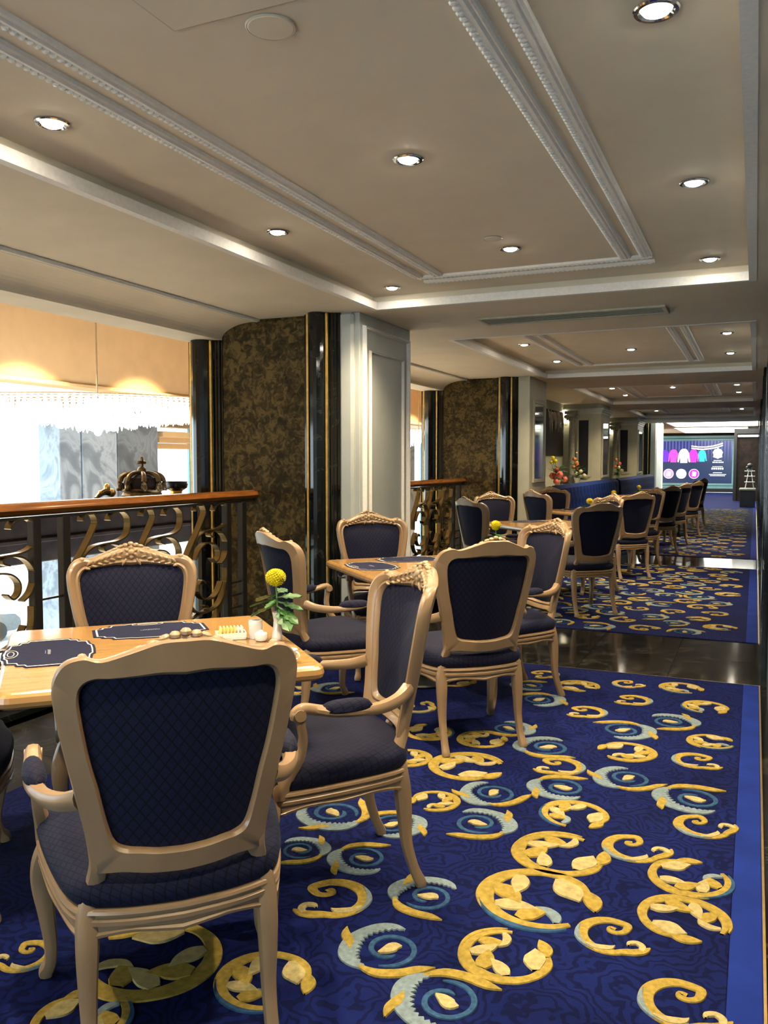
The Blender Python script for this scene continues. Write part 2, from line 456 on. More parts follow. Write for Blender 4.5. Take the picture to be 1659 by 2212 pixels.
for k, (y0, y1) in enumerate(RUGS):
    RUG_L = -2.9 if k < 2 else -2.24
    t = empty('carpet', (0, 0, 0)); tag(t, rug_labels[k], 'carpet', 'patterned carpets along the aisle'); rugs.append(t)
    g = G(); g.bbox(RUG_L, -.035, y0, y1, -.001, .006, .003); g.build('pile', 'carpet_blue', t)
    g = G(); g.bbox(-.035, RUG_R - .008, y0, y1, -.001, .0065, .003); g.build('border_band', 'rug_border', t)
    g = G(); g.box(RUG_R - .008, RUG_R, y0, y1, -.001, .007); g.box(RUG_L, RUG_R, y1 - .006, y1, -.001, .0068); g.build('edge_strip', 'brass_strip', t)
WR = [(-.61, 2.97, .176, 5), (-.61, 2.63, .201, -30), (-.62, 2.28, .140, 35), (-.17, 2.97, .142, 50), (-.17, 2.69, .142, -85), (-.63, 3.33, .141, -80), (-.54, 4.17, .143, 170), (-.17, 4.49, .12, 0), (-1.24, 4.06, .13, 20), (-.23, 5.12, .135, -80), (-.99, 5.29, .135, -80), (-.39, 5.5, .135, -40), (-1.19, 3.67, .185, -30), (-1.53, 4.06, .133, 90), (-1.49, 3.66, .122, 200), (-1.19, 1.9, .14, -30), (-1.54, 1.86, .2, 150), (-1.53, 1.57, .13, 90), (-1.19, 3.23, .108, 200), (-2.56, 4.47, .11, 10), (-1.82, 2.2, .16, 40), (-2.05, 3.6, .15, 80), (-1.75, 5.1, .15, 0), (-2.3, 2.6, .15, 120)]
CS = [(-.36, 2.5, .108, -10), (-.14, 2.25, .115, -10), (-.37, 3.12, .121, 20), (-.15, 3.42, .116, 30), (-.22, 4.17, .115, -20), (-.8, 3.84, .122, 170), (-.84, 4.75, .12, 175), (-.63, 5.1, .115, 170), (-.71, 5.46, .10, 10), (-1.25, 5.49, .105, 200), (-1.22, 2.36, .129, 185), (-1.88, 1.72, .085, 160), (-1.75, 4.45, .12, 90), (-2.2, 5.4, .12, 0), (-1.7, 3.35, .12, 30), (-.38, 1.75, .12, 0)]
SP = [(-.95, 2.17, .121, 0), (-.72, 2.01, .122, -20), (-.95, 2.5, .113, -40), (-1.25, 2.64, .107, 10), (-1.25, 2.95, .111, 180), (-.95, 3.1, .125, 180), (-1.52, 2.94, .135, 90), (-1.48, 2.62, .093, 200), (-1.0, 3.4, .125, 30), (-.74, 3.58, .126, 0), (-.5, 3.81, .13, 10), (-.21, 3.68, .14, -10), (-.59, 4.5, .14, 170), (-.38, 4.76, .13, 190), (-.92, 4.08, .14, -20), (-1.15, 4.29, .115, 160), (-1.13, 4.89, .13, 180), (-1.27, 5.17, .11, 0), (-2.38, 4.62, .12, 0), (-2.1, 3.0, .13, 40), (-1.9, 3.9, .13, 100), (-2.6, 5.3, .12, 0), (-2.1, 1.5, .13, 20)]
for L, nm in ((WR, 'leaf_wreath_motif'), (CS, 'c_scroll_motif'), (SP, 'spiral_leaf_motif')):
    for i, (x, y, r_, a) in enumerate(L): put_motif(rugs[0], nm, i % 2 if nm[0] != 'c' else int(abs(a) > 90), x, y, r_, a + YAW)
def scatter(rug, x0, x1, y0, y1, st, seed):
    rn = random.Random(seed); y = y0; row = 0
    while y < y1:
        x = x0 + (row % 2) * st * .5
        while x < x1:
            nm = rn.choice(['leaf_wreath_motif', 'c_scroll_motif', 'spiral_leaf_motif', 'c_scroll_motif', 'spiral_leaf_motif'])
            put_motif(rug, nm, rn.randint(0, 1), x + rn.uniform(-.05, .05), y + rn.uniform(-.05, .05), rn.uniform(.11, .145), rn.uniform(0, 360))
            x += st
        y += st * .86; row += 1
scatter(rugs[1], -2.7, -.15, 7.36, 11.9, .375, 3)
scatter(rugs[2], -1.75, -.2, 13.5, 27.1, .42, 5)

# ---------------------------------------------------------------- walls
g = G(); g.box(.10, .35, -4.2, HALL1, -.01, 3.4)
struct(g.build('wall_right', 'slate_marble'))
g = G()
for y0, y1 in ((5.86, 7.1), (11.3, 12.6), (17.0, 18.2), (22.6, 23.9)):
    g.box(.072, .10, y0, y1, 0, SOFF)
for y in (6.0, 6.95, 11.4, 12.45, 17.1, 18.05):
    g.box(.066, .072, y, y + .03, 0, SOFF)
struct(g.build('trim_1', 'black_marble'))
g = G(); g.box(.064, .10, 5.9, 26.0, 0, .09); struct(g.build('baseboard_right', 'black_marble'))
# near end behind the camera: a window wall
g = G()
for a in ((-4.3, -3.9, 0, 3.0), (.0, .3, 0, 3.0), (-3.9, 0, 0, .25), (-3.9, 0, 2.45, 3.0)): g.box(a[0], a[1], -4.3, -4.1, a[2], a[3])
struct(g.build('wall_back', 'panel_paint'))
w = struct(empty('window_1', (-1.95, -4.2, .25)))
for k_ in range(4):
    g = G(); g.box(-1.95 + k_ * .975, -.98 + k_ * .975, -.01, .0, 0, 2.2); g.build('pane', 'clear_glass', w)
for x in (-1.95, -.98, 0, .94):
    g = G(); g.box(x, x + .05, .0, .05, 0, 2.2); g.build('mullion', 'black_metal', w)
# end wall of the far hall
g = G(); g.box(-9.0, 1.6, HALL1, HALL1 + .25, 0, 3.4); struct(g.build('wall_far', 'wall_black'))

# ---------------------------------------------------------------- ceiling with coffers
ceil = struct(empty('ceiling', (0, 0, 0)))
def beam(name, x0, x1, y0, y1):
    g = G(); g.box(x0, x1, y0, y1, SOFF, 3.0); return g.build(name, 'ceiling_paint', ceil)
Y0 = -4.2
beam('soffit_left', -3.72, XL, Y0, HALL0); beam('soffit_right', XR, .11, Y0, HALL0)
prev = Y0
for (a, b_) in BAYS + [(HALL0, HALL0)]:
    if a > prev: beam('cross_beam', XL, XR, prev, a)
    prev = b_
for (a, b_) in BAYS:
    g = G(); g.box(XL - .05, XR + .05, a - .05, b_ + .05, COFF, 3.0); g.build('coffer_panel', 'ceiling_paint', ceil)
    g = G(); d, h = .045, .052          # stepped lip round the coffer
    g.box(XL, XL + d, a, b_, SOFF - .004, SOFF + h); g.box(XR - d, XR, a, b_, SOFF - .004, SOFF + h)
    g.box(XL + d, XR - d, b_ - d, b_, SOFF - .004, SOFF + h); g.box(XL + d, XR - d, a, a + d, SOFF - .004, SOFF + h)
    g.build('coffer_lip', 'moulding_paint', ceil)
    # ornamental double mouldings with a beaded leaf edge
    def mould(x, y0, y1, flip):
        gg = G(); w_ = .060
        prof = [(0, 0), (.004, -.012), (.012, -.016), (.02, -.011), (.028, -.018), (.042, -.016), (w_, -.008), (w_, 0)]
        rs = [[(x + (p if not flip else w_ - p), y, COFF + z) for p, z in prof] for y in (y0, y1)]
        gg.rings(rs, True, True, True)
        return gg.build('ceiling_moulding', 'moulding_paint', ceil)
    def beads(x, y0, y1, flip, st):
        gg = G(); y = y0
        while y < y1:
            gg.ball((x + (.052 if not flip else .004), y, COFF - .010), .017, st * .48, .012, 6, 4); y += st
        return gg.build('leaf_edge', 'moulding_paint', ceil, True)
    m0, m1 = a + .55, b_ - .55
    if a < 0: m0 = -1.2
    st = .03 if a < 7 else .06
    for x, fl in ((-.655, 1), (-.775, 1), (-1.985, 1), (-2.125, 1)):
        mould(x, m0, m1, fl); tag(beads(x, m0, m1, fl, st), kind='stuff')
    gg = G()
    for yy in ((m1, m1 + .14) if a < 0 else (m0 - .05, m1)):
        prof = [(0, 0), (.006, -.014), (.02, -.011), (.03, -.017), (.05, -.008), (.05, 0)]
        gg.rings([[(x, yy + p, COFF + z) for p, z in prof] for x in (-2.12, -.60)], True, True, True)
        x = -2.1
        while x < -.62: gg.ball((x, yy + .045, COFF - .010), st * .48, .014, .010, 6, 4); x += st
    tag(gg.build('cross_moulding', 'moulding_paint', ceil), kind='stuff')
# bead and rounded drop beam over the balustrade
def drop_beam(y0, y1):
    prof = [(-3.69, SOFF - .012), (-3.70, SOFF - .022), (-3.715, SOFF - .022), (-3.725, SOFF - .012)]
    for k in range(0, 11):
        t = PI / 2 * k / 10; prof.append((-3.73 - .31 * math.sin(t), 2.417 + .128 * math.cos(t)))
    prof += [(-4.05, 2.417), (-4.36, 2.417), (-4.36, 3.0), (-3.69, 3.0)]
    gg = G(); gg.rings([[(x, y, z) for x, z in prof] for y in (y0, y1)], True, True, True)
    return gg.build('drop_beam', 'ceiling_paint', ceil)
drop_beam(-4.2, 11.3)
g = G(); g.rings([[(-3.70 + .016 * math.cos(a), y, SOFF - .010 + .016 * math.sin(a)) for a in [2 * PI * k / 10 for k in range(10)]] for y in (-4.2, 11.25)]); g.build('bead_trim', 'moulding_paint', ceil, True)
# round plates, access hatch in the nearest coffer
def plate(x, y, r, label):
    g = G(); g.lathe([(r, COFF), (r, COFF - .004), (r - .006, COFF - .007), (0.002, COFF - .007)], 28)
    o = g.build('ceiling_plate', 'ceiling_paint'); g2 = G()
    g2.torus_rings([[(r * math.cos(t) + .004 * math.cos(t) * math.cos(u), r * math.sin(t) + .004 * math.sin(t) * math.cos(u), COFF - .003 + .003 * math.sin(u)) for u in (0, 1.57, 3.14, 4.71)] for t in [2 * PI * k / 28 for k in range(28)]])
    rim = g2.build('rim', 'vent_metal', o); o.location = (x, y, 0); tag(o, label, 'ceiling plate'); return o
plate(-1.30, 2.15, .07, 'round blank plate in the ceiling between the decorative mouldings, upper left')
plate(-1.37, 4.62, .05, 'small round plate beside the warm downlight in the first coffer')
hat = empty('access_hatch', (-1.27, 1.76, 0)); tag(hat, 'square access hatch with thin dark seam at the top of the picture', 'hatch')
g = G(); g.box(-.30, .30, -.30, .30, COFF - .002, COFF); g.build('seam', 'vent_metal', hat)
g = G(); g.bbox(-.294, .294, -.294, .294, COFF - .005, COFF - .001, .002); g.build('panel', 'ceiling_paint', hat)
# air vent in the first cross beam
av = empty('air_vent', (-1.35, 6.70, SOFF)); tag(av, 'long slotted air vent in the ceiling beam after the first coffer', 'air vent')
g = G()
for a in ((-.72, .72, -.16, -.13), (-.72, .72, .13, .16), (-.72, -.69, -.13, .13), (.69, .72, -.13, .13)): g.bbox(a[0], a[1], a[2], a[3], -.014, .002, .003)
g.build('frame', 'vent_metal', av)
g = G(); g.box(-.69, .69, -.13, .13, -.003, .001); g.build('backing', 'stone_grey', av)
for k in range(6):
    g = G(); y = -.105 + k * .042
    g.add([(-.69, y, -.012), (.69, y, -.012), (.69, y + .022, -.004), (-.69, y + .022, -.004), (-.69, y, -.009), (.69, y, -.009), (.69, y + .022, -.001), (-.69, y + .022, -.001)],
          [(0, 3, 2, 1), (4, 5, 6, 7), (0, 1, 5, 4), (1, 2, 6, 5), (2, 3, 7, 6), (3, 0, 4, 7)]); g.build('slat', 'vent_metal', av)

# ---------------------------------------------------------------- recessed downlights
def make_downlight():
    t = empty('downlight')
    g = G(); g.lathe([(.062, 0), (.064, -.004), (.060, -.008), (.050, -.009), (.044, -.004), (.040, .0)], 28, cap=False); g.build('trim_ring', 'chrome', t, True)
    g = G(); g.lathe([(.040, -.001), (.036, -.009), (.024, -.015), (.001, -.018)], 20); g.build('lens', 'lamp_lens', t, True)
    ld = bpy.data.lights.new('lamp', 'SPOT'); ld.energy = LAMP_W; ld.color = LAMP_COL
    ld.spot_size = R(126); ld.spot_blend = 1.0; ld.shadow_soft_size = .035
    l = bpy.data.objects.new('lamp', ld); COL.objects.link(l); l.parent = t; l.location = (0, 0, -.032)
    return t
dl = make_downlight(); first = True
DL = [(-.28, 2.50, 'large recessed downlight in the top right corner of the picture'), (-1.34, 3.29, 'recessed downlight between the mouldings, upper centre of picture'),
      (-2.40, 2.42, 'recessed downlight at the left, beside the outer moulding'), (-.28, 4.07, 'recessed downlight near the right edge, below the large one'),
      (-1.34, 4.88, 'warm orange-tinted downlight before the end of the mouldings'), (-2.40, 4.02, 'second downlight along the left side of the first coffer'),
      (-.285, 5.62, 'downlight close to the first cross beam, right-hand corner of coffer'), (-2.41, 5.62, 'downlight close to the first cross beam, left-hand corner of coffer')]
unseen = 'recessed downlight above the top edge of the picture, out of view'
DL += [(-.28, .9, unseen), (-1.34, 1.70, unseen), (-2.40, .82, unseen)]
ordw = ['left near', 'left far', 'middle', 'right near', 'right far']
for k, (x, y) in enumerate(((-2.28, 8.88), (-2.28, 10.5), (-1.29, 9.72), (-.28, 8.86), (-.29, 10.5))): DL.append((x, y, 'small downlight, %s one of the second coffer' % ordw[k]))
for k, (x, y) in enumerate(((-2.25, 14.7), (-2.25, 16.3), (-1.29, 14.9), (-.30, 14.8), (-.30, 16.4))): DL.append((x, y, 'tiny downlight, %s one of the third coffer' % ordw[k]))
for k, (x, y) in enumerate(((-2.24, 21.6), (-.32, 21.6))): DL.append((x, y, 'tiny %s downlight of the farthest coffer' % ('left', 'right')[k]))
for x, y, lb in DL:
    o = instance(dl, (x, y, COFF), 0, lb, first); first = False
    o['category'] = 'downlight'; o['group'] = 'recessed ceiling downlights'

# ---------------------------------------------------------------- pillars between the bays
def fluted_column(parent, x0, x1, y, z1, depth=.16):
    """polished black column: half-round centre, two gold strips, stepped side"""
    xc0 = x0 + .03
    prof = [(x0, y), (x0, y - .03), (x0 + .03, y - .035), (x0 + .035, y - .05)]
    n = 8; xa, xb = x0 + .055, x1 - .10
    for k in range(n + 1):
        t = PI * k / n; prof.append(((xa + xb) / 2 - (xb - xa) / 2 * math.cos(t), y - .055 - (depth - .06) * math.sin(t) * .75))
    prof += [(x1 - .075, y - .05), (x1 - .07, y - .035), (x1 - .05, y - .035), (x1 - .045, y - .025), (x1 - .025, y - .025), (x1 - .02, y - .012), (x1, y - .012), (x1, y)]
    gg = G(); gg.rings([[(px, py, z) for px, py in prof] for z in (0, z1)], True, True, True)
    c = gg.build('marble_column', 'black_marble', parent)
    for xs in (x0 + .036, x1 - .098):
        q = G(); q.bbox(xs - .002, xs + .020, y - .070, y - .045, .02, z1 - .004, .004); q.build('gold_strip', 'gold', c)
    return c
def panelled_face(parent, x, y0, y1, z1, mat='panel_paint'):
    """painted casing with raised double panel moulding on the face towards the aisle"""
    gg = G(); gg.bbox(x - .16, x, y0, y1, 0, z1, .006); c = gg.build('casing', mat, parent)
    for ins, top, w_, pr in ((.05, .09, .036, .030), (.17, .27, .022, .020)):
        a, b_, z0, zt = y0 + ins, y1 - ins, ins + .1, z1 - top
        q = G()
        outer = [(a, z0), (b_, z0), (b_, zt), (a, zt)]; inner = [(a + w_, z0 + w_), (b_ - w_, z0 + w_), (b_ - w_, zt - w_), (a + w_, zt - w_)]
        mid = [((o[0] + i[0]) / 2, (o[1] + i[1]) / 2) for o, i in zip(outer, inner)]
        q.torus_rings([[(x - .002, o[0], o[1]), (x + pr, (o[0] + m[0]) / 2, (o[1] + m[1]) / 2), (x + pr * .6, m[0], m[1]), (x + pr * .9, (i[0] + m[0]) / 2, (i[1] + m[1]) / 2), (x - .002, i[0], i[1])] for o, m, i in zip(outer, mid, inner)])
        q.build('panel_moulding', 'moulding_paint' if mat == 'panel_paint' else mat, c)
    return c
def pillar(y, y1, label, mirror=False):
    t = empty('pillar', (0, 0, 0)); tag(t, label, 'pillar', 'pillars between the bays')
    g = G(); g.box(-4.30, -2.97, y + .01, y1 - .01, 0, SOFF); g.build('core', 'wallpaper', t)
    g = G(); g.bbox(-4.04, -3.25, y - .012, y + .03, 0, SOFF - .02, .004); g.build('wallpaper_panel', 'wallpaper', t)
    fluted_column(t, -4.36, -4.03, y, 2.417); fluted_column(t, -3.255, -2.955, y, SOFF)
    if not mirror:
        panelled_face(t, -2.80, y + .02, y1, SOFF)
        g = G(); g.bbox(-2.96, -2.84, y - .02, y + .10, 0, SOFF, .02); g.build('corner_post', 'panel_paint', t)
    else:
        g = G(); g.bbox(-2.96, -2.80, y - .02, y1, 0, SOFF, .006); c = g.build('casing', 'cream_trim', t)
        mirror_panel(c, -2.80, y + .2, y1 - .16, 1.18, 2.22)
    return t
def mirror_panel(parent, x, y0, y1, z0, z1):
    f = G()
    for a in ((y0 - .05, y0, z0 - .05, z1 + .05), (y1, y1 + .05, z0 - .05, z1 + .05), (y0, y1, z0 - .05, z0), (y0, y1, z1, z1 + .05)): f.bbox(x - .002, x + .022, a[0], a[1], a[2], a[3], .004)
    f.build('mirror_frame', 'cream_trim', parent)
    f = G(); f.box(x + .002, x + .008, y0, y1, z0, z1); f.build('mirror_glass', 'mirror', parent)
pillar(5.88, 6.93, 'nearest pillar with brown wallpaper, black columns and tall white panel')
pillar(11.26, 12.22, 'second pillar with brown wallpaper, black columns and a mirrored face', True)

# ---------------------------------------------------------------- balustrades
XRAIL = -3.75
A_ = [(3.935, 1.060), (3.945, 1.086), (3.985, 1.104), (4.030, 1.098), (4.055, 1.05), (4.034, 1.003), (3.96, .90), (3.888, .814), (3.83, .72), (3.82, .62)]
B_ = [(4.170, 1.050), (4.200, 1.090), (4.285, 1.104), (4.346, 1.066), (4.354, 1.007), (4.328, .942), (4.24, .911), (4.104, .904), (4.015, .889), (3.955, .853), (3.905, .79), (3.875, .70), (3.87, .60)]
C_ = [(4.162, .850), (4.118, .865), (4.124, .892), (4.19, .900), (4.271, .875), (4.325, .815), (4.335, .75), (4.305, .68), (4.25, .64)]
D_ = [(3.93, .70), (3.985, .775), (4.065, .812), (4.165, .800), (4.225, .75), (4.225, .69), (4.18, .66), (4.14, .69)]
def bar_mesh(path, w=.050, th=.010):
    pts = catmull([(0, y, z) for y, z in path], 4); rs = []
    for i, p in enumerate(pts):
        t = (pts[min(i + 1, len(pts) - 1)] - pts[max(i - 1, 0)]).normalized(); n_ = Vector((0, -t.z, t.y)) * th / 2
        rs.append([p + n_ + Vector((w / 2, 0, 0)), p + n_ - Vector((w / 2, 0, 0)), p - n_ - Vector((w / 2, 0, 0)), p - n_ + Vector((w / 2, 0, 0))])
    q = G(); q.rings(rs, True, True, True); return q
SCROLL = []
for path in (A_, B_, C_, D_):
    rel = [(y - 4.08, z - .60) for y, z in path]
    for rot in (0, 1):
        pth = [(y, z) for y, z in rel] if not rot else [(-y + .03, -z) for y, z in rel]
        q = bar_mesh(pth); me = bpy.data.meshes.new('scroll_bar'); me.from_pydata([tuple(v) for v in q.v], [], q.f)
        me.materials.append(MATS['bronze_face']); me.polygons.foreach_set('use_smooth', [False] * len(me.polygons)); me.update(); SCROLL.append(me)
def railing(y0, y1, posts, units, label):
    t = empty('balustrade', (XRAIL, y0, 0)); tag(t, label, 'balustrade', 'balustrades along the atrium edge')
    g = G(); prof = []
    for k in range(16):
        a = 2 * PI * k / 16; prof.append((.058 * math.cos(a) * (1 if math.sin(a) > -.3 else .8), 1.150 + .042 * math.sin(a) * (1 if math.sin(a) > -.6 else .85)))
    g.rings([[(x, y, z) for x, z in prof] for y in (0, y1 - y0)], True, True, True); g.build('handrail', 'rail_wood', t, True)
    g = G(); g.box(-.02, .02, 0, y1 - y0, 1.095, 1.112); g.build('top_bar', 'iron', t)
    g = G(); g.box(-.02, .02, 0, y1 - y0, .075, .095); g.build('bottom_bar', 'iron', t)
    for p in posts:
        g = G(); g.bbox(-.026, .026, p - y0 - .03, p - y0 + .03, 0, 1.10, .004); g.build('post', 'iron', t)
    for a, b_ in zip(posts[:-1], posts[1:]):
        if b_ - a < .3:
            for z in (.26, .36, .46) if a > 5 else (.62,):
                g = G(); g.box(-.008, .008, a - y0, b_ - y0, z, z + .012); g.build('rung', 'iron', t)
    for u in units:
        for me in SCROLL:
            o = bpy.data.objects.new('scroll_bar', me); COL.objects.link(o); o.parent = t; o.location = (0, u - y0, .60)
    return t
railing(.2, 5.87, [1.2, 1.42, 3.575, 3.80, 5.485, 5.70], [1.72, 2.27, 2.82, 3.30, 4.08, 4.63, 5.21], 'nearest balustrade with wood handrail and curled iron scrolls on the left')
railing(6.95, 11.25, [7.05, 9.0, 9.22, 10.85, 11.1], [7.4, 7.93, 8.46, 9.6, 10.05, 10.5], 'second balustrade with wood handrail beyond the white pillar')
g = G(); g.box(-4.40, -3.62, -4.2, 12.3, -.35, .0); g.box(-3.80, -3.70, -4.2, 12.3, .0, .035); struct(g.build('trim_2', 'black_marble'))

# ---------------------------------------------------------------- French armchair
def yb(x, z): return -.288 - .215 * (z - .45) + .085 * (x / .26) ** 2
def make_chair():
    t = empty('armchair')
    out = [(0, 1.040), (.05, 1.038), (.11, 1.018), (.17, .997), (.205, 1.003), (.242, .988), (.264, .950), (.266, .90), (.250, .80), (.229, .70), (.206, .59), (.197, .520), (.188, .496), (.13, .499), (.07, .493), (0, .490)]
    inn = [(0, .962), (.05, .965), (.10, .961), (.15, .957), (.182, .955), (.205, .941), (.215, .912), (.211, .86), (.196, .77), (.179, .70), (.162, .62), (.146, .570), (.122, .555), (.09, .551), (.05, .546), (0, .544)]
    LO, LI = closed_half(out, 4), closed_half(inn, 4)
    prof = [(-.06, .0), (0, .011), (.14, .020), (.30, .015), (.42, .021), (.72, .024), (.90, .017), (1.0, .006), (1.0, -.016), (.94, -.022), (.08, -.022), (-.02, -.014)]
    rs = []
    for (ox, oz), (ix, iz) in zip(LO, LI):
        ring = []
        for s, d in prof:
            x, z = ix + (ox - ix) * s, iz + (oz - iz) * s; ring.append((x, yb(x, z) + d, z))
        rs.append(ring)
    g = G(); g.torus_rings(rs); g.build('back_frame', 'chair_wood', t, True)
    def pad(dfun, name, mat, flip):
        rs = []
        for s in (1.03, .99, .95, .88, .75, .55, .3, .05):
            rs.append([(x * s, yb(x * s, .755 + (z - .755) * s) + dfun(s), .755 + (z - .755) * s) for x, z in LI])
        q = G(); q.rings(rs, True, False, True)
        if flip: q.f = [tuple(reversed(f)) for f in q.f]
        q.build(name, mat, t, True)
    pad(lambda s: .004 + .030 * (1 - min(s, 1) ** 3), 'back_cushion', 'fabric_back', False)
    pad(lambda s: -.001 - .004 * (1 - min(s, 1) ** 2), 'rear_panel', 'fabric_back', True)
    # carved crest: rosette, leaves and buds along the top rail
    g = G(); rn = random.Random(4)
    def lump(x, z, d, a, b_, c, ang=0):
        rot = Matrix.Rotation(R(ang), 3, 'Y'); g.ball((x, yb(x, z) + d, z), a, c, b_, 8, 5, rot=rot)
    lump(0, 1.015, .022, .016, .016, .014)
    for k in range(6):
        a = R(60 * k + 30); lump(.021 * math.cos(a), 1.015 + .019 * math.sin(a), .020, .012, .009, .010, -60 * k - 30)
    for k in range(3): lump((k - 1) * .022, 1.045 + (.006 if k == 1 else 0), .004, .013, .010, .014)
    for s in (-1, 1):
        for k in range(6):
            x = .045 + k * .026; z = 1.016 - .0075 * k
            lump(s * x, z, .019, .016, .0075, .009, s * (28 + 8 * (k % 2))); lump(s * (x + .008), z - .020, .019, .014, .006, .008, s * (-14))
            if k < 4: lump(s * (x - .002), z + .024 - k * .004, .006, .014, .008, .012, s * 18)
        lump(s * .205, .995, .012, .012, .012, .012)
        lump(s * .030, .975, .020, .018, .006, .007, s * 60)
    g.build('crest_carving', 'carved_wood', t, True)
    # seat
    so = [(0, .262), (.10, .257), (.19, .235), (.255, .222), (.300, .192), (.303, .13), (.285, 0), (.262, -.12), (.240, -.20), (.216, -.246), (.18, -.268), (.10, -.290), (0, -.300)]
    L = closed_half(so, 5); n = len(L)
    nor = []
    for i in range(n):
        a, b_ = L[i - 1], L[(i + 1) % n]; d = Vector((b_[0] - a[0], b_[1] - a[1])).normalized(); nor.append((-d.y, d.x))
    if sum(nr[1] for nr in nor[:3]) < 0: nor = [(-x, -y) for x, y in nor]
    def zb(i):
        x, y = L[i]; c = min(math.hypot(abs(x) - .295, y - .19), math.hypot(abs(x) - .205, y + .245)); f = max(0, 1 - c / .12)
        m = max(0, 1 - abs(x) / .10) if abs(y) > .22 else max(0, 1 - abs(y + .03) / .1) * .6
        return .356 - .022 * f * f - .010 * m
    rs = []
    for i in range(n):
        x, y = L[i]; nx, ny = nor[i]; z0 = zb(i)
        rs.append([(x + nx * o, y + ny * o, z) for o, z in ((-.03, .414), (.0, .414), (.010, .409), (.012, .402), (.003, .397), (.003, .392), (.011, .386), (.010, .376), (.002, .371), (.002, z0 + .014), (.009, z0 + .009), (.007, z0 + .002), (.0, z0), (-.03, z0))])
    g = G(); g.torus_rings(rs); g.build('seat_rail', 'chair_wood', t, True)
    rs = []
    for o, z in ((-.004, .408), (.008, .424), (.012, .445), (.004, .466), (-.02, .484), (-.06, .497)):
        rs.append([(x + nx * o, y + ny * o, z) for (x, y), (nx, ny) in zip(L, nor)])
    for s, z in ((.6, .507), (.35, .513), (.1, .515)): rs.append([(x * s, y * s, z) for x, y in L])
    g = G(); g.rings(rs, True, True, True); g.build('seat_cushion', 'fabric_seat', t, True)
    for s in (-1, 1):
        g = G()
        g.sweep([(s * .274, .188, .41), (s * .288, .200, .365), (s * .302, .214, .315), (s * .306, .218, .26), (s * .297, .206, .18), (s * .288, .196, .10), (s * .291, .203, .045), (s * .301, .220, .016), (s * .303, .224, .0)],
                [.027, .032, .033, .029, .022, .0175, .017, .020, .018], 12, (0, 1, 0), 3)
        g.build('leg', 'chair_wood', t, True)
        g = G()
        g.sweep([(s * .182, yb(.182, .56) - .001, .560), (s * .178, yb(.178, .51) - .002, .51), (s * .187, -.243, .455), (s * .202, -.246, .39), (s * .205, -.254, .32), (s * .206, -.260, .24), (s * .205, -.268, .15), (s * .206, -.292, .065), (s * .208, -.314, .015), (s * .208, -.318, .0)],
                [(.019, .012), (.0205, .018), (.022, .021), (.026, .026), (.026, .028), (.022, .024), (.018, .019), (.017, .017), (.019, .019), (.018, .018)], 12, (0, 1, 0), 3)
        g.build('leg', 'chair_wood', t, True)
        g = G()
        g.sweep([(s * .212, yb(.222, .668) + .004, .668), (s * .252, -.222, .650), (s * .290, -.155, .641), (s * .311, -.08, .643), (s * .317, .0, .648), (s * .318, .06, .660), (s * .318, .105, .668), (s * .318, .132, .655), (s * .318, .138, .636)],
                [(.022, .024), (.019, .021), (.019, .019), (.022, .016), (.024, .015), (.021, .016), (.019, .017), (.018, .014), (.012, .008)], 10, (0, 0, 1), 2.6)
        g.sweep([(s * .318, .118, .660), (s * .317, .112, .615), (s * .313, .106, .570), (s * .308, .118, .515), (s * .302, .150, .465), (s * .296, .172, .425), (s * .292, .176, .395)],
                [(.018, .017), (.016, .015), (.015, .015), (.017, .017), (.020, .022), (.025, .028), (.026, .028)], 10, (0, 1, 0), 2.6)
        rs = [[(s * .318 + dx, .118 + .018 * math.cos(2 * PI * k / 12), .652 + .018 * math.sin(2 * PI * k / 12)) for k in range(12)] for dx in (-.022, .022)]
        g.rings(rs, True, True, True)
        arm = g.build('arm', 'chair_wood', t, True)
        g = G(); rs = []
        for k in range(13):
            u = -1 + 2 * k / 12; e = max((1 - abs(u) ** 2.6) ** .5, .06); y = -.030 + .088 * u; xx = .313 + .008 * u
            rs.append([(s * xx + .028 * e * math.cos(2 * PI * j / 14), y, .652 + .012 * u * u * .3 + (.034 if math.sin(2 * PI * j / 14) > 0 else .012) * e * math.sin(2 * PI * j / 14)) for j in range(14)])
        g.rings(rs, True, True, True); g.build('arm_pad', 'fabric_seat', arm, True)
    return t
ch = make_chair(); first = True
def face(az): return R(az - 90)
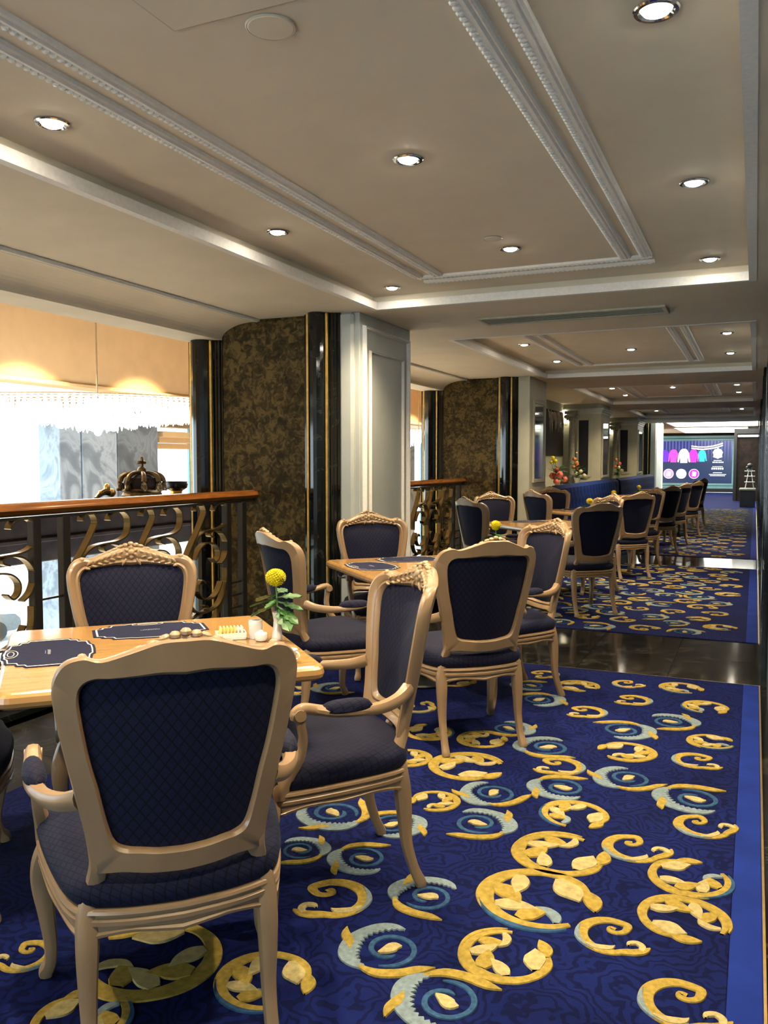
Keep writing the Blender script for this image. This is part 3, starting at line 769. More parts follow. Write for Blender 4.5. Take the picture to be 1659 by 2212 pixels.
CHAIRS = [
 (-1.381, 1.731, 135, 'bleached wood armchair nearest the camera, seen from behind with navy back'),
 (-1.362, 2.488, 222.5, 'armchair turned sideways at the right corner of the nearest table, navy front showing'),
 (-2.20, 2.62, -45, 'armchair pushed in behind the nearest table, carved crest in front of the scrolls'),
 (-2.47, 1.865, 45, 'armchair cut off by the left picture edge, only its navy seat and leg showing'),
 (-2.14, 4.16, 53, 'armchair seen almost edge-on just right of the big yellow flower'),
 (-2.26, 5.21, -45, 'armchair facing the camera behind the second table, before the white pillar'),
 (-1.39, 4.117, 133.5, 'armchair in the middle of the picture, seen squarely from behind'),
 (-1.405, 4.93, 226, 'armchair with orange-lit frame directly behind the central chair'),
 (-2.44, 8.44, 53, 'dark-backed armchair seen almost edge-on beside the second balustrade'),
 (-2.57, 9.34, -45, 'armchair with golden carved crest in front of the second pillar'),
 (-1.52, 8.02, 134, 'armchair seen from behind on the second carpet, close to the marble strip'),
 (-1.71, 9.29, 226, 'armchair whose pale crest shows behind the flower of the third table'),
 (-2.34, 10.83, 53, 'small edge-on armchair at the fourth table, left of the purplish one'),
 (-2.41, 11.79, -45, 'armchair with purplish lit back in front of the blue sofa'),
 (-1.51, 10.68, 134, 'armchair seen from behind at the fourth table'),
 (-1.52, 11.87, 226, 'armchair turned to the left at the far side of the fourth table'),
 (-1.45, 13.75, 140, 'first armchair of the far row on the third carpet'),
 (-1.40, 15.15, 150, 'second armchair of the far row, back towards the camera'),
 (-1.30, 16.9, 150, 'third armchair of the far row, before the lit screen'),
 (-1.35, 19.6, 150, 'farthest armchair of the row, only a sliver showing'),
]
for x, y, az, lb in CHAIRS:
    o = instance(ch, (x, y, .011), face(az), lb, first); first = False
    o['category'] = 'armchair'; o['group'] = 'carved armchairs with navy upholstery'

# ---------------------------------------------------------------- tables
def rounded_square(s, r, n=5):
    pts = []
    for cx, cy, a0 in ((s - r, s - r, 0), (-s + r, s - r, 90), (-s + r, -s + r, 180), (s - r, -s + r, 270)):
        for k in range(n + 1): pts.append((cx + r * math.cos(R(a0 + 90 * k / n)), cy + r * math.sin(R(a0 + 90 * k / n))))
    return pts
def make_table():
    t = empty('dining_table')
    g = G(); h = .495; rs = []
    for ins, z in ((.03, .700), (.012, .702), (.003, .710), (.0, .722), (.003, .738), (.010, .746), (.018, .750)):
        rs.append([(x, y, z) for x, y in rounded_square(h - ins, .045 - ins * .5)])
    g.rings(rs, True, True, True); g.build('tabletop', 'table_wood', t)
    g = G()
    g.bbox(-.12, .12, -.12, .12, .672, .701, .006); g.build('support_plate', 'black_metal', t)
    g = G(); g.lathe([(.05, .03), (.045, .08), (.04, .12), (.04, .60), (.06, .65), (.09, .674)], 18); g.build('pedestal', 'black_metal', t, True)
    g = G(); g.lathe([(.195, 0), (.20, .008), (.195, .018), (.13, .030), (.06, .045), (.05, .05)], 28); g.build('base', 'black_metal', t, True)
    return t
tb = make_table(); first = True
T1, T2, T3, T4 = (-1.95, 2.39), (-1.94, 5.0), (-2.05, 8.9), (-2.03, 11.5)
TABLES = [(T1, 'nearest honey-wood table with navy placemats and vase'), (T2, 'second table with placemats, between the pillar and the central chair'),
          (T3, 'third table beyond the first marble strip'), (T4, 'fourth table in front of the second pillar'),
          ((-1.88, 14.4), 'fifth table, in front of the near blue sofa'), ((-1.88, 17.2), 'sixth table, at the far end of the near blue sofa'), ((-1.88, 20.8), 'seventh table, before the far blue sofa')]
for (x, y), lb in TABLES:
    o = instance(tb, (x, y, .011), R(45), lb, first); first = False
    o['category'] = 'table'; o['group'] = 'square dining tables set cornerwise'
ZT = .7614
def at_table(T, u, v):        # u to the picture's right corner, v to the far corner, in metres
    return (T[0] + u, T[1] + v, ZT)
def make_mat():
    t = empty('placemat')
    half = [(-.215, 0), (-.215, .07), (-.190, .078), (-.186, .10), (-.155, .106), (-.148, .135), (-.09, .140), (-.07, .150), (0, .152)]
    def full(sc):
        up = [(x * sc, y * sc) for x, y in half]; up += [(-x, y) for x, y in reversed(up[:-1])]
        return up + [(x, -y) for x, y in reversed(up[1:-1])]
    g = G(); g.prism(list(reversed(full(1))), 0, .0022); g.build('sheet', 'mat_navy', t)
    P0, P1 = full(.945), full(.915); n = len(P0); g = G()
    g.add([(x, y, .0026) for x, y in P0] + [(x, y, .0026) for x, y in P1], [(i, n + i, n + (i + 1) % n, (i + 1) % n) for i in range(n)]); g.build('white_outline', 'mat_print', t)
    g = G()
    for rx, ry in ((.062, .024), (.040, .012)):
        k = 24
        g.add([(rx * math.cos(2 * PI * i / k), -.122 + ry * math.sin(2 * PI * i / k), .0028) for i in range(k)] + [((rx - .004) * math.cos(2 * PI * i / k), -.122 + (ry - .003) * math.sin(2 * PI * i / k), .0028) for i in range(k)],
              [(i, (i + 1) % k, k + (i + 1) % k, k + i) for i in range(k)])
    g.build('emblem', 'mat_print', t)
    g = G(); rn = random.Random(2); x = -.034
    while x < .034:
        w_ = rn.uniform(.003, .006); g.box(x, x + w_, -.006 * rn.uniform(.5, 1), .007 * rn.uniform(.5, 1), .0024, .0028); x += w_ + .003
    g.box(-.026, .026, -.013, -.011, .0024, .0028); g.build('centre_print', 'mat_print_dim', t)
    return t
pm = make_mat(); first = True
for T, u, v, rz, lb in ((T1, -.20, .23, 45 + 180, 'navy placemat with white outline before the pushed-in chair, nearest table'), (T1, -.27, -.22, -45, 'navy placemat with white outline at the left edge, nearest table'),
                        (T2, -.26, -.19, -45, 'navy placemat nearest the left corner of the second table'), (T2, -.19, .25, 225, 'navy placemat at the far side of the second table'),
                        (T2, .24, -.21, 45, 'navy placemat on the second table behind the central chair'),
                        (T3, -.22, .22, 225, 'dark placemat on the third table'), (T4, -.22, .22, 225, 'dark placemat on the fourth table')):
    o = instance(pm, at_table(T, u, v), R(rz), lb, first); first = False
    o['category'] = 'placemat'; o['group'] = 'navy placemats on the tables'
# --- bud vase with one chrysanthemum
def make_vase(hs=1.0):
    t = empty('bud_vase')
    g = G(); g.lathe([(.020, 0), (.022, .004), (.019, .02), (.014, .05), (.0125, .075), (.0145, .092), (.018, .104), (.016, .104), (.011, .092), (.008, .08)], 18); g.build('vase', 'white_ceramic', t, True)
    g = G(); g.sweep([(0, 0, .03), (.001, 0, .12), (-.003, .002, .21)], [.0026, .0024, .003], 6); g.build('stem', 'stem', t, True)
    g = G(); rn = random.Random(9); c = Vector((-.004, .002, .232))
    g.ball(c, .030, .030, .026, 12, 8)
    N = 190
    for k in range(N):
        zz = 1 - 2 * (k + .5) / N; a = k * 2.39996; rr = math.sqrt(1 - zz * zz)
        d = Vector((rr * math.cos(a), rr * math.sin(a), zz))
        s = d.cross(Vector((0, 0, 1)))
        s = s.normalized() if s.length > .01 else Vector((1, 0, 0))
        u = s.cross(d); w_ = .0052
        b0 = c + Vector((d.x * .025, d.y * .025, d.z * .021)); tip = c + Vector((d.x * .0385, d.y * .0385, d.z * .033)) + u * .003
        g.add([b0 - s * w_, b0 + s * w_, tip + s * w_ * .8 - u * .001, tip - s * w_ * .8 - u * .001, tip + u * .003], [(0, 1, 2, 3), (3, 2, 4)])
    g.build('flower_head', 'petal_yellow', t)
    for k, (az, z, L_, dr) in enumerate(((150, .165, .105, -.25), (190, .150, .100, -.2), (20, .155, .095, .2), (-25, .125, .105, -.75), (-50, .120, .115, -.9), (75, .170, .08, .3), (120, .14, .08, .1), (250, .15, .075, -.3), (170, .13, .11, -.5), (5, .14, .10, -.3))):
        g = G(); d = Vector((math.cos(R(az)), math.sin(R(az)), dr * .7)).normalized(); s = Vector((-math.sin(R(az)), math.cos(R(az)), .25)).normalized(); up = s.cross(d)
        if up.z < 0: up = -up
        base = Vector((0, 0, z)); mid = []; lft = []; rgt = []
        for i, (q, w_) in enumerate(((0, .05), (.22, .10), (.34, .42), (.44, .26), (.58, .50), (.68, .28), (.82, .34), (1.0, .04))):
            m = base + d * (L_ * q) - Vector((0, 0, 1)) * (.12 * L_ * q * q); mid.append(m)
            lft.append(m + s * (L_ * w_ * .62) + up * (.004)); rgt.append(m - s * (L_ * w_ * .62) + up * (.004))
        n = len(mid); vv = mid + lft + rgt; vv2 = [p - up * .0012 for p in vv]
        ff = [(i, i + 1, n + i + 1, n + i) for i in range(n - 1)] + [(i, 2 * n + i, 2 * n + i + 1, i + 1) for i in range(n - 1)]
        g.add(vv + vv2, ff + [tuple(reversed([j + 3 * n for j in f])) for f in ff]); g.build('leaf', 'leaf', t)
    return t
vz = make_vase(); first = True
for T, u, v, rz, lb in ((T1, .345, .275, 20, 'white bud vase with big yellow chrysanthemum on the nearest table'), (T2, .36, .46, 60, 'bud vase with yellow flower behind the central chair'),
                        (T3, .42, .33, 120, 'bud vase with yellow flower and pale leaves on the third table'), (T4, .25, .40, 200, 'bud vase with small yellow flower on the fourth table'),
                        ((-1.88, 14.4), .1, .3, 10, 'distant bud vase with olive-yellow flower near the blue sofa')):
    o = instance(vz, at_table(T, u, v), R(rz), lb, first); first = False
    o['category'] = 'vase'; o['group'] = 'bud vases with yellow flowers'
# --- condiments on the nearest table
t = empty('shaker', (-1.695, 2.66, ZT)); tag(t, 'white cylindrical shaker standing beside the bud vase on the nearest table', 'shaker')
g = G(); g.lathe([(.024, 0), (.0255, .003), (.0255, .058)], 20); g.build('body', 'white_ceramic', t, True)
g = G(); g.lathe([(.0258, .056), (.0262, .060), (.0245, .068), (.010, .071), (.001, .0712)], 20); g.build('cap', 'white_ceramic', t, True)
t = empty('sugar_caddy', (-1.775, 2.615, ZT), R(40)); tag(t, 'low dish of yellow sugar packets behind the nearest chair crest', 'sugar caddy')
g = G(); g.bbox(-.055, .055, -.035, .035, 0, .008, .003)
for a in ((-.055, .055, -.035, -.031), (-.055, .055, .031, .035), (-.055, -.051, -.031, .031), (.051, .055, -.031, .031)): g.box(a[0], a[1], a[2], a[3], .008, .026)
g.build('dish', 'white_ceramic', t)
for k in range(7):
    g = G(); x = -.045 + k * .013; g.add([(x, -.026, .008), (x + .006, -.026, .008), (x + .006, .026, .008), (x, .026, .008), (x + .006, -.026, .044), (x + .011, -.026, .044), (x + .011, .026, .044), (x + .006, .026, .044)],
        [(0, 3, 2, 1), (4, 5, 6, 7), (0, 1, 5, 4), (1, 2, 6, 5), (2, 3, 7, 6), (3, 0, 4, 7)]); g.build('packet', 'paper_yellow' if k < 5 else 'white_ceramic', t)
t = empty('sauce_pot', (-1.648, 2.625, ZT)); tag(t, 'small squat white pot between shaker and bud vase', 'pot')
g = G(); g.lathe([(.016, 0), (.022, .004), (.025, .016), (.023, .028)], 18); g.build('body', 'white_ceramic', t, True)
g = G(); g.lathe([(.024, .027), (.020, .033), (.008, .037), (.004, .041), (.001, .042)], 18); g.build('lid', 'white_ceramic', t, True)
t = empty('cup', (-1.385, 2.375, ZT)); tag(t, 'small white cup at the right corner of the nearest table', 'cup')
g = G(); g.lathe([(.014, 0), (.018, .003), (.026, .03), (.028, .045), (.026, .045), (.023, .03), (.014, .006), (.001, .005)], 20); g.build('bowl', 'white_ceramic', t, True)
g = G(); g.torus_rings([[(.026 + .012 * math.sin(a) + .003 * math.cos(b2) * math.sin(a), .003 * math.sin(b2), .026 + .012 * math.cos(a) + .003 * math.cos(b2) * math.cos(a)) for b2 in (0, 1.57, 3.14, 4.71)] for a in [2 * PI * k / 14 for k in range(14)]]); g.build('handle', 'white_ceramic', t, True)
t = empty('card_holder', (-1.84, 5.40, ZT), R(30)); tag(t, 'white curved card holder on the second table left of its flower', 'card holder')
g = G(); g.rings([[(x, .02 * math.cos(1.2 * z / .08) - .02, z), (x, .02 * math.cos(1.2 * z / .08) - .017, z)] for z in (0,) for x in (0,)] , False, False, False) if False else None
rs = []
for k in range(9):
    a = R(-10 + 22 * k); rs.append([(x, .03 * math.cos(a), .03 + .03 * math.sin(a)) for x in (-.03, .03)] + [(x, .027 * math.cos(a), .03 + .027 * math.sin(a)) for x in (.03, -.03)])
g = G(); g.rings(rs, True, True, True); g.bbox(-.032, .032, -.03, .035, 0, .006, .002); g.build('holder', 'white_ceramic', t)
g = G(); g.bbox(-.026, .026, -.004, .0, .004, .062, .001); g.build('card', 'mat_print', t)

# ---------------------------------------------------------------- far left side: niches, piers, sofas
g = G(); g.box(-3.85, -3.55, 12.2, 27.0, 0, SOFF); struct(g.build('wall_left', 'cream_trim'))
g = G(); g.bbox(-3.56, -2.82, 12.25, 26.9, 0, .97, .01); struct(g.build('trim_3', 'cream_trim'))
def pier(y, y1, label):
    t = empty('pier'); tag(t, label, 'pier', 'cream piers between the niches')
    g = G(); g.bbox(-3.56, -2.81, y, y1, 0, SOFF, .006); body = g.build('body', 'cream_trim', t)
    g = G()
    for k, (o, z0, z1) in enumerate(((.015, 2.36, 2.40), (.035, 2.40, 2.44), (.055, 2.44, 2.475))): g.bbox(-3.56, -2.81 + o, y - o, y1 + o, z0, z1, .004)
    g.build('cornice', 'panel_paint', t)
    mirror_panel(t, -2.81, y + .18, y1 - .18, 1.15, 2.2)
    g = G(); g.box(-3.24, -3.05, y - .012, y - .001, 1.16, 2.24); g.build('dark_panel', 'dark_art', t)
    g = G()
    for a in ((-3.28, -3.24, 1.12, 2.28), (-3.05, -2.99, 1.12, 2.28), (-3.24, -3.05, 1.10, 1.16), (-3.24, -3.05, 2.24, 2.30)): g.bbox(a[0], a[1], y - .025, y + .001, a[2], a[3], .004)
    g.build('panel_frame', 'cream_trim', t)
    g = G(); g.lathe([(.085, .97), (.085, 1.08), (.065, 1.12), (.062, 2.18), (.07, 2.22)], 16, (-3.36, y - .09, 0)); g.build('column_shaft', 'stone_grey', t, True)
    g = G(); g.lathe([(.07, 2.22), (.09, 2.27), (.08, 2.31), (.11, 2.36)], 16, (-3.36, y - .09, 0)); g.bbox(-3.49, -3.23, y - .22, y, 2.36, 2.42, .01)
    for sx in (-1, 1): g.ball((-3.36 + sx * .11, y - .14, 2.31), .045, .03, .045, 10, 6)
    for k in range(5): g.ball((-3.44 + k * .04, y - .18, 2.27), .022, .02, .04, 8, 5)
    g.build('column_capital', 'stone_grey', t, True)
    return t
pier(17.03, 18.13, 'near cream pier with mirror, grey column and dark panel beyond the blue sofa')
pier(22.68, 23.86, 'far cream pier with mirror and grey column beside the far sofa')
def sconce(x, y, z, label):
    t = empty('wall_sconce', (x, y, z)); tag(t, label, 'wall lamp', 'lit wall sconces')
    g = G(); g.rings([[(-.05 * s, -.10 * s - .02, zz), (.05 * s, -.10 * s - .02, zz), (.06 * s, -.02, zz), (-.06 * s, -.02, zz)] for s, zz in ((1.15, -.11), (.8, .12))], True, True, True); g.build('shade', 'sconce_shade', t)
    g = G(); g.bbox(-.03, .03, -.02, .0, -.14, .10, .005); g.sweep([(0, -.01, -.12), (0, -.05, -.15), (0, -.07, -.11)], [.008, .008, .008], 8); g.build('bracket', 'gold', t, True)
sconce(-3.50, 17.03, 2.30, 'lit wall sconce on the near pier beside the feather picture'); sconce(-3.50, 22.68, 2.26, 'lit wall sconce on the far pier')
t = empty('feather_picture', (-3.55, 15.4, 1.53)); tag(t, 'dark wall picture with pale sweeping feathers behind the coral flowers', 'picture')
g = G(); g.bbox(0, .03, 0, 1.48, 0, .86, .004); g.build('canvas', 'dark_art', t)
g = G(); rn = random.Random(11)
for k in range(26):
    y = rn.uniform(.08, 1.32); L_ = rn.uniform(.2, .45)
    p = [(.033, y, .86 - rn.uniform(0, .05)), (.034, y + .10, .86 - L_ * .5), (.034, y + .13, .86 - L_)]
    g.sweep(p, [(.001, .016), (.001, .020), (.001, .003)], 6, (1, 0, 0))
tag(g.build('feather_strokes', 'pale_art', t), kind='stuff')
t = empty('feather_picture', (-3.55, 20.6, 1.4)); tag(t, 'narrow dark wall picture in the far niche', 'picture')
g = G(); g.bbox(0, .03, 0, 1.7, 0, .95, .004); g.build('canvas', 'dark_art', t)
g = G(); g.bbox(.03, .036, .05, 1.65, .05, .9, .002); g.build('inner_sheet', 'mat_navy', t)
def sofa(y0, y1, label):
    t = empty('tufted_sofa', (-2.80, y0, 0)); L_ = y1 - y0; tag(t, label, 'sofa', 'blue tufted sofas along the niches')
    nx, nz = int(L_ / .06), 12; vs = []; fs = []
    st = .30
    for i in range(nx + 1):
        for j in range(nz + 1):
            y = L_ * i / nx; z = .40 + .66 * j / nz
            d = 1.0
            for row, zc in enumerate((.56, .74, .92)):
                yy = (y - (row % 2) * st / 2) % st; yy = min(yy, st - yy)
                d = min(d, math.hypot(yy, (z - zc)) / .12)
            e = 1 - abs(2 * j / nz - 1) ** 6
            vs.append((.03 + .10 * e ** .5 - .025 * max(0, 1 - d) ** 1.4, y, z))
    for i in range(nx):
        for j in range(nz): fs.append((i * (nz + 1) + j, (i + 1) * (nz + 1) + j, (i + 1) * (nz + 1) + j + 1, i * (nz + 1) + j + 1))
    g = G(); g.add(vs, fs); g.box(0, .035, 0, L_, 0, 1.05); g.build('backrest', 'sofa_blue', t, True)
    g = G(); g.bbox(.03, .52, 0, L_, .10, .46, .05); g.build('seat', 'sofa_blue', t)
    g = G(); g.box(.05, .48, .02, L_ - .02, 0, .10); g.build('plinth', 'black_metal', t)
    for row, zc in enumerate((.56, .74, .92)):
        k = 0
        while (row % 2) * st / 2 + k * st < L_:
            y = (row % 2) * st / 2 + k * st
            if y > .05:
                o = bpy.data.objects.new('button', BTN); COL.objects.link(o); o.parent = t; o.location = (.108, y, zc)
            k += 1
q = G(); q.ball((0, 0, 0), .010, .014, .014, 6, 4); BTN = bpy.data.meshes.new('button'); BTN.from_pydata(q.v, [], q.f); BTN.materials.append(MATS['sofa_blue']); BTN.update()
sofa(12.5, 18.65, 'near blue velvet sofa with buttoned back, right of the coral flowers'); sofa(18.9, 25.6, 'far blue velvet sofa with buttoned back')
def bouquet(x, y, z, items, label):
    t = empty('flower_arrangement', (x, y, z)); tag(t, label, 'flowers', 'flower arrangements in the niches')
    g = G(); g.lathe([(.05, 0), (.06, .01), (.045, .05), (.06, .11), (.07, .13), (.06, .13), (.04, .06), (.001, .05)], 16); g.build('vase', 'white_ceramic', t, True)
    g = G(); rn = random.Random(len(label))
    for k in range(26):
        a = rn.uniform(0, 2 * PI); L_ = rn.uniform(.12, .24); zz = rn.uniform(.12, .35)
        d = Vector((math.cos(a), math.sin(a), rn.uniform(-.4, .6))).normalized(); s = d.cross(Vector((0, 0, 1))).normalized() * L_ * .18
        b0 = Vector((0, 0, zz)); g.add([b0, b0 + d * L_ * .5 + s, b0 + d * L_, b0 + d * L_ * .5 - s, b0 + d * L_ * .5 + Vector((0, 0, .008))], [(0, 1, 4), (1, 2, 4), (2, 3, 4), (3, 0, 4), (0, 3, 2, 1)])
    tag(g.build('foliage', 'leaf', t), kind='stuff')
    for (dx, dy, dz, r_, m) in items:
        g = G(); g.sweep([(0, 0, .08), (dx * .6, dy * .6, dz * .6), (dx, dy, dz)], [.004, .004, .004], 5); st_ = g
        b_ = G(); b_.ball((dx, dy, dz), r_ * .55, seg=8, n=5)
        for k in range(14):
            zz = 1 - 2 * (k + .5) / 14; a = k * 2.4; rr = math.sqrt(1 - zz * zz)
            rot = Matrix.Rotation(a, 3, 'Z') @ Matrix.Rotation(math.acos(zz), 3, 'Y')
            b_.ball((dx + r_ * .6 * rr * math.cos(a), dy + r_ * .6 * rr * math.sin(a), dz + r_ * .6 * zz), r_ * .5, r_ * .42, r_ * .16, 7, 4, rot=rot)
        f = b_.build('bloom', m, t, True); st_.build('stem', 'stem', f)
CO, OR, WH, YE = 'petal_coral', 'petal_orange', 'petal_white', 'petal_yellow'
bouquet(-3.22, 15.0, .97, [(-.08, -.05, .20, .075, CO), (.05, -.08, .22, .08, CO), (-.02, .05, .30, .075, CO), (.12, .02, .14, .07, CO), (.0, -.1, .10, .07, CO), (-.10, .04, .52, .045, YE), (-.05, .02, .46, .05, YE), (-.12, .02, .44, .04, YE)], 'coral and yellow flowers beside the mirrored pillar, above the sofa')
bouquet(-3.20, 16.70, .97, [(-.05, -.03, .50, .055, OR), (-.02, .02, .42, .06, OR), (.02, -.04, .36, .055, OR), (-.07, -.02, .34, .05, OR), (.08, -.05, .26, .05, WH), (.0, -.08, .22, .05, WH), (.14, -.02, .18, .05, WH), (-.02, .0, .62, .03, WH)], 'orange and white flowers before the near cream pier')
bouquet(-3.20, 22.10, .97, [(-.05, -.03, .50, .055, OR), (.03, .02, .40, .06, CO), (.02, -.04, .30, .055, WH), (-.07, -.02, .32, .06, OR), (.10, -.05, .22, .06, WH)], 'small faded flowers before the far cream pier')
# last pillar before the hall
t = empty('pillar'); tag(t, 'farthest pillar, black column and white casing beside the lit screen', 'pillar', 'pillars between the bays')
g = G(); g.box(-4.3, -2.97, 27.0, 29.1, 0, 2.755); g.build('core', 'wallpaper', t)
fluted_column(t, -3.20, -2.93, 27.0, 2.755); panelled_face(t, -2.81, 26.98, 29.1, 2.755)

# ---------------------------------------------------------------- bright hall with the screen
g = G(); g.box(-9.0, 1.6, HALL0, HALL1 + .2, 2.76, 3.1); hallc = struct(g.build('ceiling_hall', 'cream_wall'))
for y0, y1, x0, x1, lb in ((26.7, 33.4, -2.75, .05, 'near glowing ceiling panel above the far hall'), (34.3, 40.6, -2.9, -.3, 'far glowing ceiling panel just above the screen')):
    t = empty('light_panel', (0, y0, 2.76)); tag(t, lb, 'light panel', 'glowing ceiling panels')
    g = G(); g.bbox(x0, x1, 0, y1 - y0, -.03, -.004, .006); g.build('diffuser', 'ceiling_panel', t)
    g = G()
    for a in ((x0 - .06, x0, 0, y1 - y0), (x1, x1 + .02, 0, y1 - y0), (x0, x1, -.06, 0), (x0, x1, y1 - y0, y1 - y0 + .06)): g.bbox(a[0], a[1], a[2], a[3], -.05, .0, .004)
    g.build('frame', 'moulding_paint', t)
scr = empty('display_screen', (-4.9, HALL1, .17)); tag(scr, 'large lit blue screen with coloured shirts at the end of the aisle', 'screen')
W_, H_ = 4.16, 2.46
g = G()
for a in ((0, W_, 0, .12), (0, W_, H_ - .12, H_), (0, .12, .12, H_ - .12), (W_ - .12, W_, .12, H_ - .12)): g.bbox(a[0], a[1], -.12, .0, a[2], a[3], .01)
g.build('frame', 'frame_teal', scr)
g = G()
for a in ((.14, W_ - .14, .14, .24), (.14, W_ - .14, H_ - .24, H_ - .14), (.14, .24, .24, H_ - .24), (W_ - .24, W_ - .14, .24, H_ - .24)): g.bbox(a[0], a[1], -.08, .0, a[2], a[3], .008)
g.build('inner_frame', 'frame_teal', scr)
g = G(); g.box(.24, W_ - .24, -.03, -.01, .24, H_ - .24); g.build('panel', 'screen_blue', scr)
def flat(poly, name, mat, d, parent=scr):
    q = G(); n = len(poly); q.add([(x, -.03 - d, z) for x, z in poly] + [(x, -.031, z) for x, z in poly], [tuple(range(n)), ] + [(i, n + i, n + (i + 1) % n, (i + 1) % n) for i in range(n)])
    return q.build(name, mat, parent)
def shirt(cx, zc, w_, h_, mat, d):
    k = [(-.5, .18), (-.30, .44), (-.12, .5), (.12, .5), (.30, .44), (.5, .18), (.62, -.42), (.50, -.46), (.36, -.05), (.34, -.5), (-.34, -.5), (-.36, -.05), (-.50, -.46), (-.62, -.42)]
    return flat([(cx + x * w_, zc + z * h_) for x, z in k], 'shirt_image', mat, d)
for cx, w_, h_, m, d in ((.98, .34, .56, 'scr_violet', .002), (1.36, .40, .60, 'scr_pink', .004), (2.62, .34, .54, 'scr_cyan', .002), (2.24, .38, .60, 'scr_magenta', .004), (1.82, .46, .66, 'scr_white', .006)): shirt(cx, 1.52, w_, h_, m, d)
for cx, m in ((1.15, 'scr_lilac'), (1.72, 'scr_white'), (2.28, 'scr_magenta')):
    ring = [(cx + .23 * math.cos(2 * PI * k / 28), .68 + .23 * math.sin(2 * PI * k / 28)) for k in range(28)]; flat(ring, 'circle_border', 'scr_text', .002)
    flat([(cx + .205 * (x - cx) / .23, .68 + .205 * (z - .68) / .23) for x, z in ring], 'circle_image', m, .004)
    flat([(cx - .10, .58), (cx + .08, .56), (cx + .11, .76), (cx - .06, .80)], 'circle_highlight', 'scr_text', .006)
em = [(.0, .30), (.05, .22), (.14, .20), (.22, .06), (.18, -.06), (.20, -.16), (.08, -.20), (0, -.24)]
flat([(3.30 + x, 1.62 + z) for x, z in em] + [(3.30 - x, 1.62 + z) for x, z in reversed(em[1:-1])], 'emblem', 'scr_text', .003)
rn = random.Random(5)
for z, h_, w_, st in ((1.30, .04, .34, .05), (1.22, .06, .44, .07), (1.02, .03, .44, .05), (.93, .09, .52, .09), (.74, .035, .38, .05), (.66, .035, .72, .05), (.60, .035, .62, .05)):
    x = 3.30 - w_ / 2
    q = G()
    while x < 3.30 + w_ / 2:
        q.box(x, x + st * .72, -.034, -.031, z - h_ / 2, z + h_ / 2); x += st
    q.build('text_line', 'scr_text', scr)
q = G()
for k in range(2): q.rings([[(2.15 + 1.35 * u, -.034, 2.02 - .10 * k - .26 * (u - u * u) * 1.6 + .12 * u - .02), (2.15 + 1.35 * u, -.034, 1.98 - .10 * k - .26 * (u - u * u) * 1.6 + .12 * u - .02)] for u in [i / 12 for i in range(13)]], False, False, False)
q.build('drape_image', 'sconce_shade', scr)
g = G(); g.box(-9, 1.5, HALL1 - .16, HALL1, 0, .17); struct(g.build('baseboard_far', 'black_metal'))
# dark shop front and counter right of the screen
t = empty('shop_front', (-.72, 33.0, 0)); tag(t, 'dark doorway frame with shop interior right of the screen', 'shop front')
g = G(); g.box(.0, .10, -.1, .1, 0, 2.6); g.box(.10, .85, -.1, .1, 2.42, 2.6); g.build('frame', 'black_metal', t)
g = G(); g.box(.10, .85, .05, .1, 0, 2.42); g.build('back_panel', 'dark_brown', t)
g = G(); g.bbox(.12, .80, -.06, .04, 2.30, 2.38, .01); g.build('lit_header', 'scr_text', t)
t = empty('display_stand', (-.14, 28.6, 0)); tag(t, 'pale display rack on a dark counter at the far right', 'display stand')
g = G(); g.bbox(-.28, .16, -.2, .2, 0, .52, .01); g.build('counter', 'black_metal', t)
g = G(); g.bbox(-.30, .18, -.22, .22, .52, .60, .02); g.build('counter_top', 'stone_grey', t)
g = G()
for z in (.78, .96, 1.12): g.bbox(-.16, .14, -.08, .08, z, z + .02, .004)
for s in (-1, 1): g.sweep([(-.01 + s * .12, 0, .60), (-.01 + s * .04, 0, 1.12)], [.014, .014], 8)
g.build('rack', 'white_ceramic', t)
t = empty('hat_bust', (-.15, 28.6, 1.14)); tag(t, 'black rounded bust on top of the pale display rack', 'bust')
g = G(); g.lathe([(.08, 0), (.085, .02), (.04, .06), (.05, .10)], 14); g.build('foot', 'black_metal', t, True)
g = G(); g.ball((0, 0, .15), .085, .07, .08, 12, 8); g.ball((-.07, 0, .10), .05, .05, .04, 10, 6); g.build('head', 'black_metal', t, True)

# ---------------------------------------------------------------- atrium beyond the balustrade
g = G(); g.box(-14, -4.3, -4.4, 37, 4.6, 4.9); struct(g.build('ceiling_atrium', 'cream_wall'))
g = G(); g.box(-4.36, -3.9, -4.4, 12.4, 2.99, 4.7); g.box(-4.40, -3.85, 12.2, 37, -4.2, 4.7); struct(g.build('wall_mezzanine', 'cream_wall'))
g = G()
g.box(-10.3, -10.0, -4.4, 37, 2.66, 4.7); g.bbox(-10.3, -9.94, -4.4, 37, 2.60, 2.67, .012); struct(g.build('wall_bulkhead', 'cream_wall'))
g = G(); g.box(-13.4, -10.3, -4.4, 37, 2.62, 2.8); struct(g.build('ceiling_gallery', 'moulding_paint'))
g = G(); g.box(-14, -4.2, -4.6, -4.4, -4.2, 4.8); g.box(-14, -4.2, 36.8, 37, -4.2, 4.8); struct(g.build('wall_atrium_ends', 'cream_wall'))
g = G(); g.box(-14, -4.0, -4.5, 37, -4.4, -4.2); struct(g.build('floor_lobby', 'lobby_floor'))
g = G(); g.box(-13.4, -12.9, -4.4, 37, -.35, .22); g.box(-13.4, -12.95, -4.4, 37, 2.25, 2.61); g.box(-13.08, -12.95, 12.7, 15.4, -4.2, 2.3); g.box(-13.08, -12.95, 28.5, 31, -4.2, 2.3); g.box(-13.4, -12.95, -4.4, -3.4, -4.2, 2.3); struct(g.build('wall_window', 'cream_wall'))
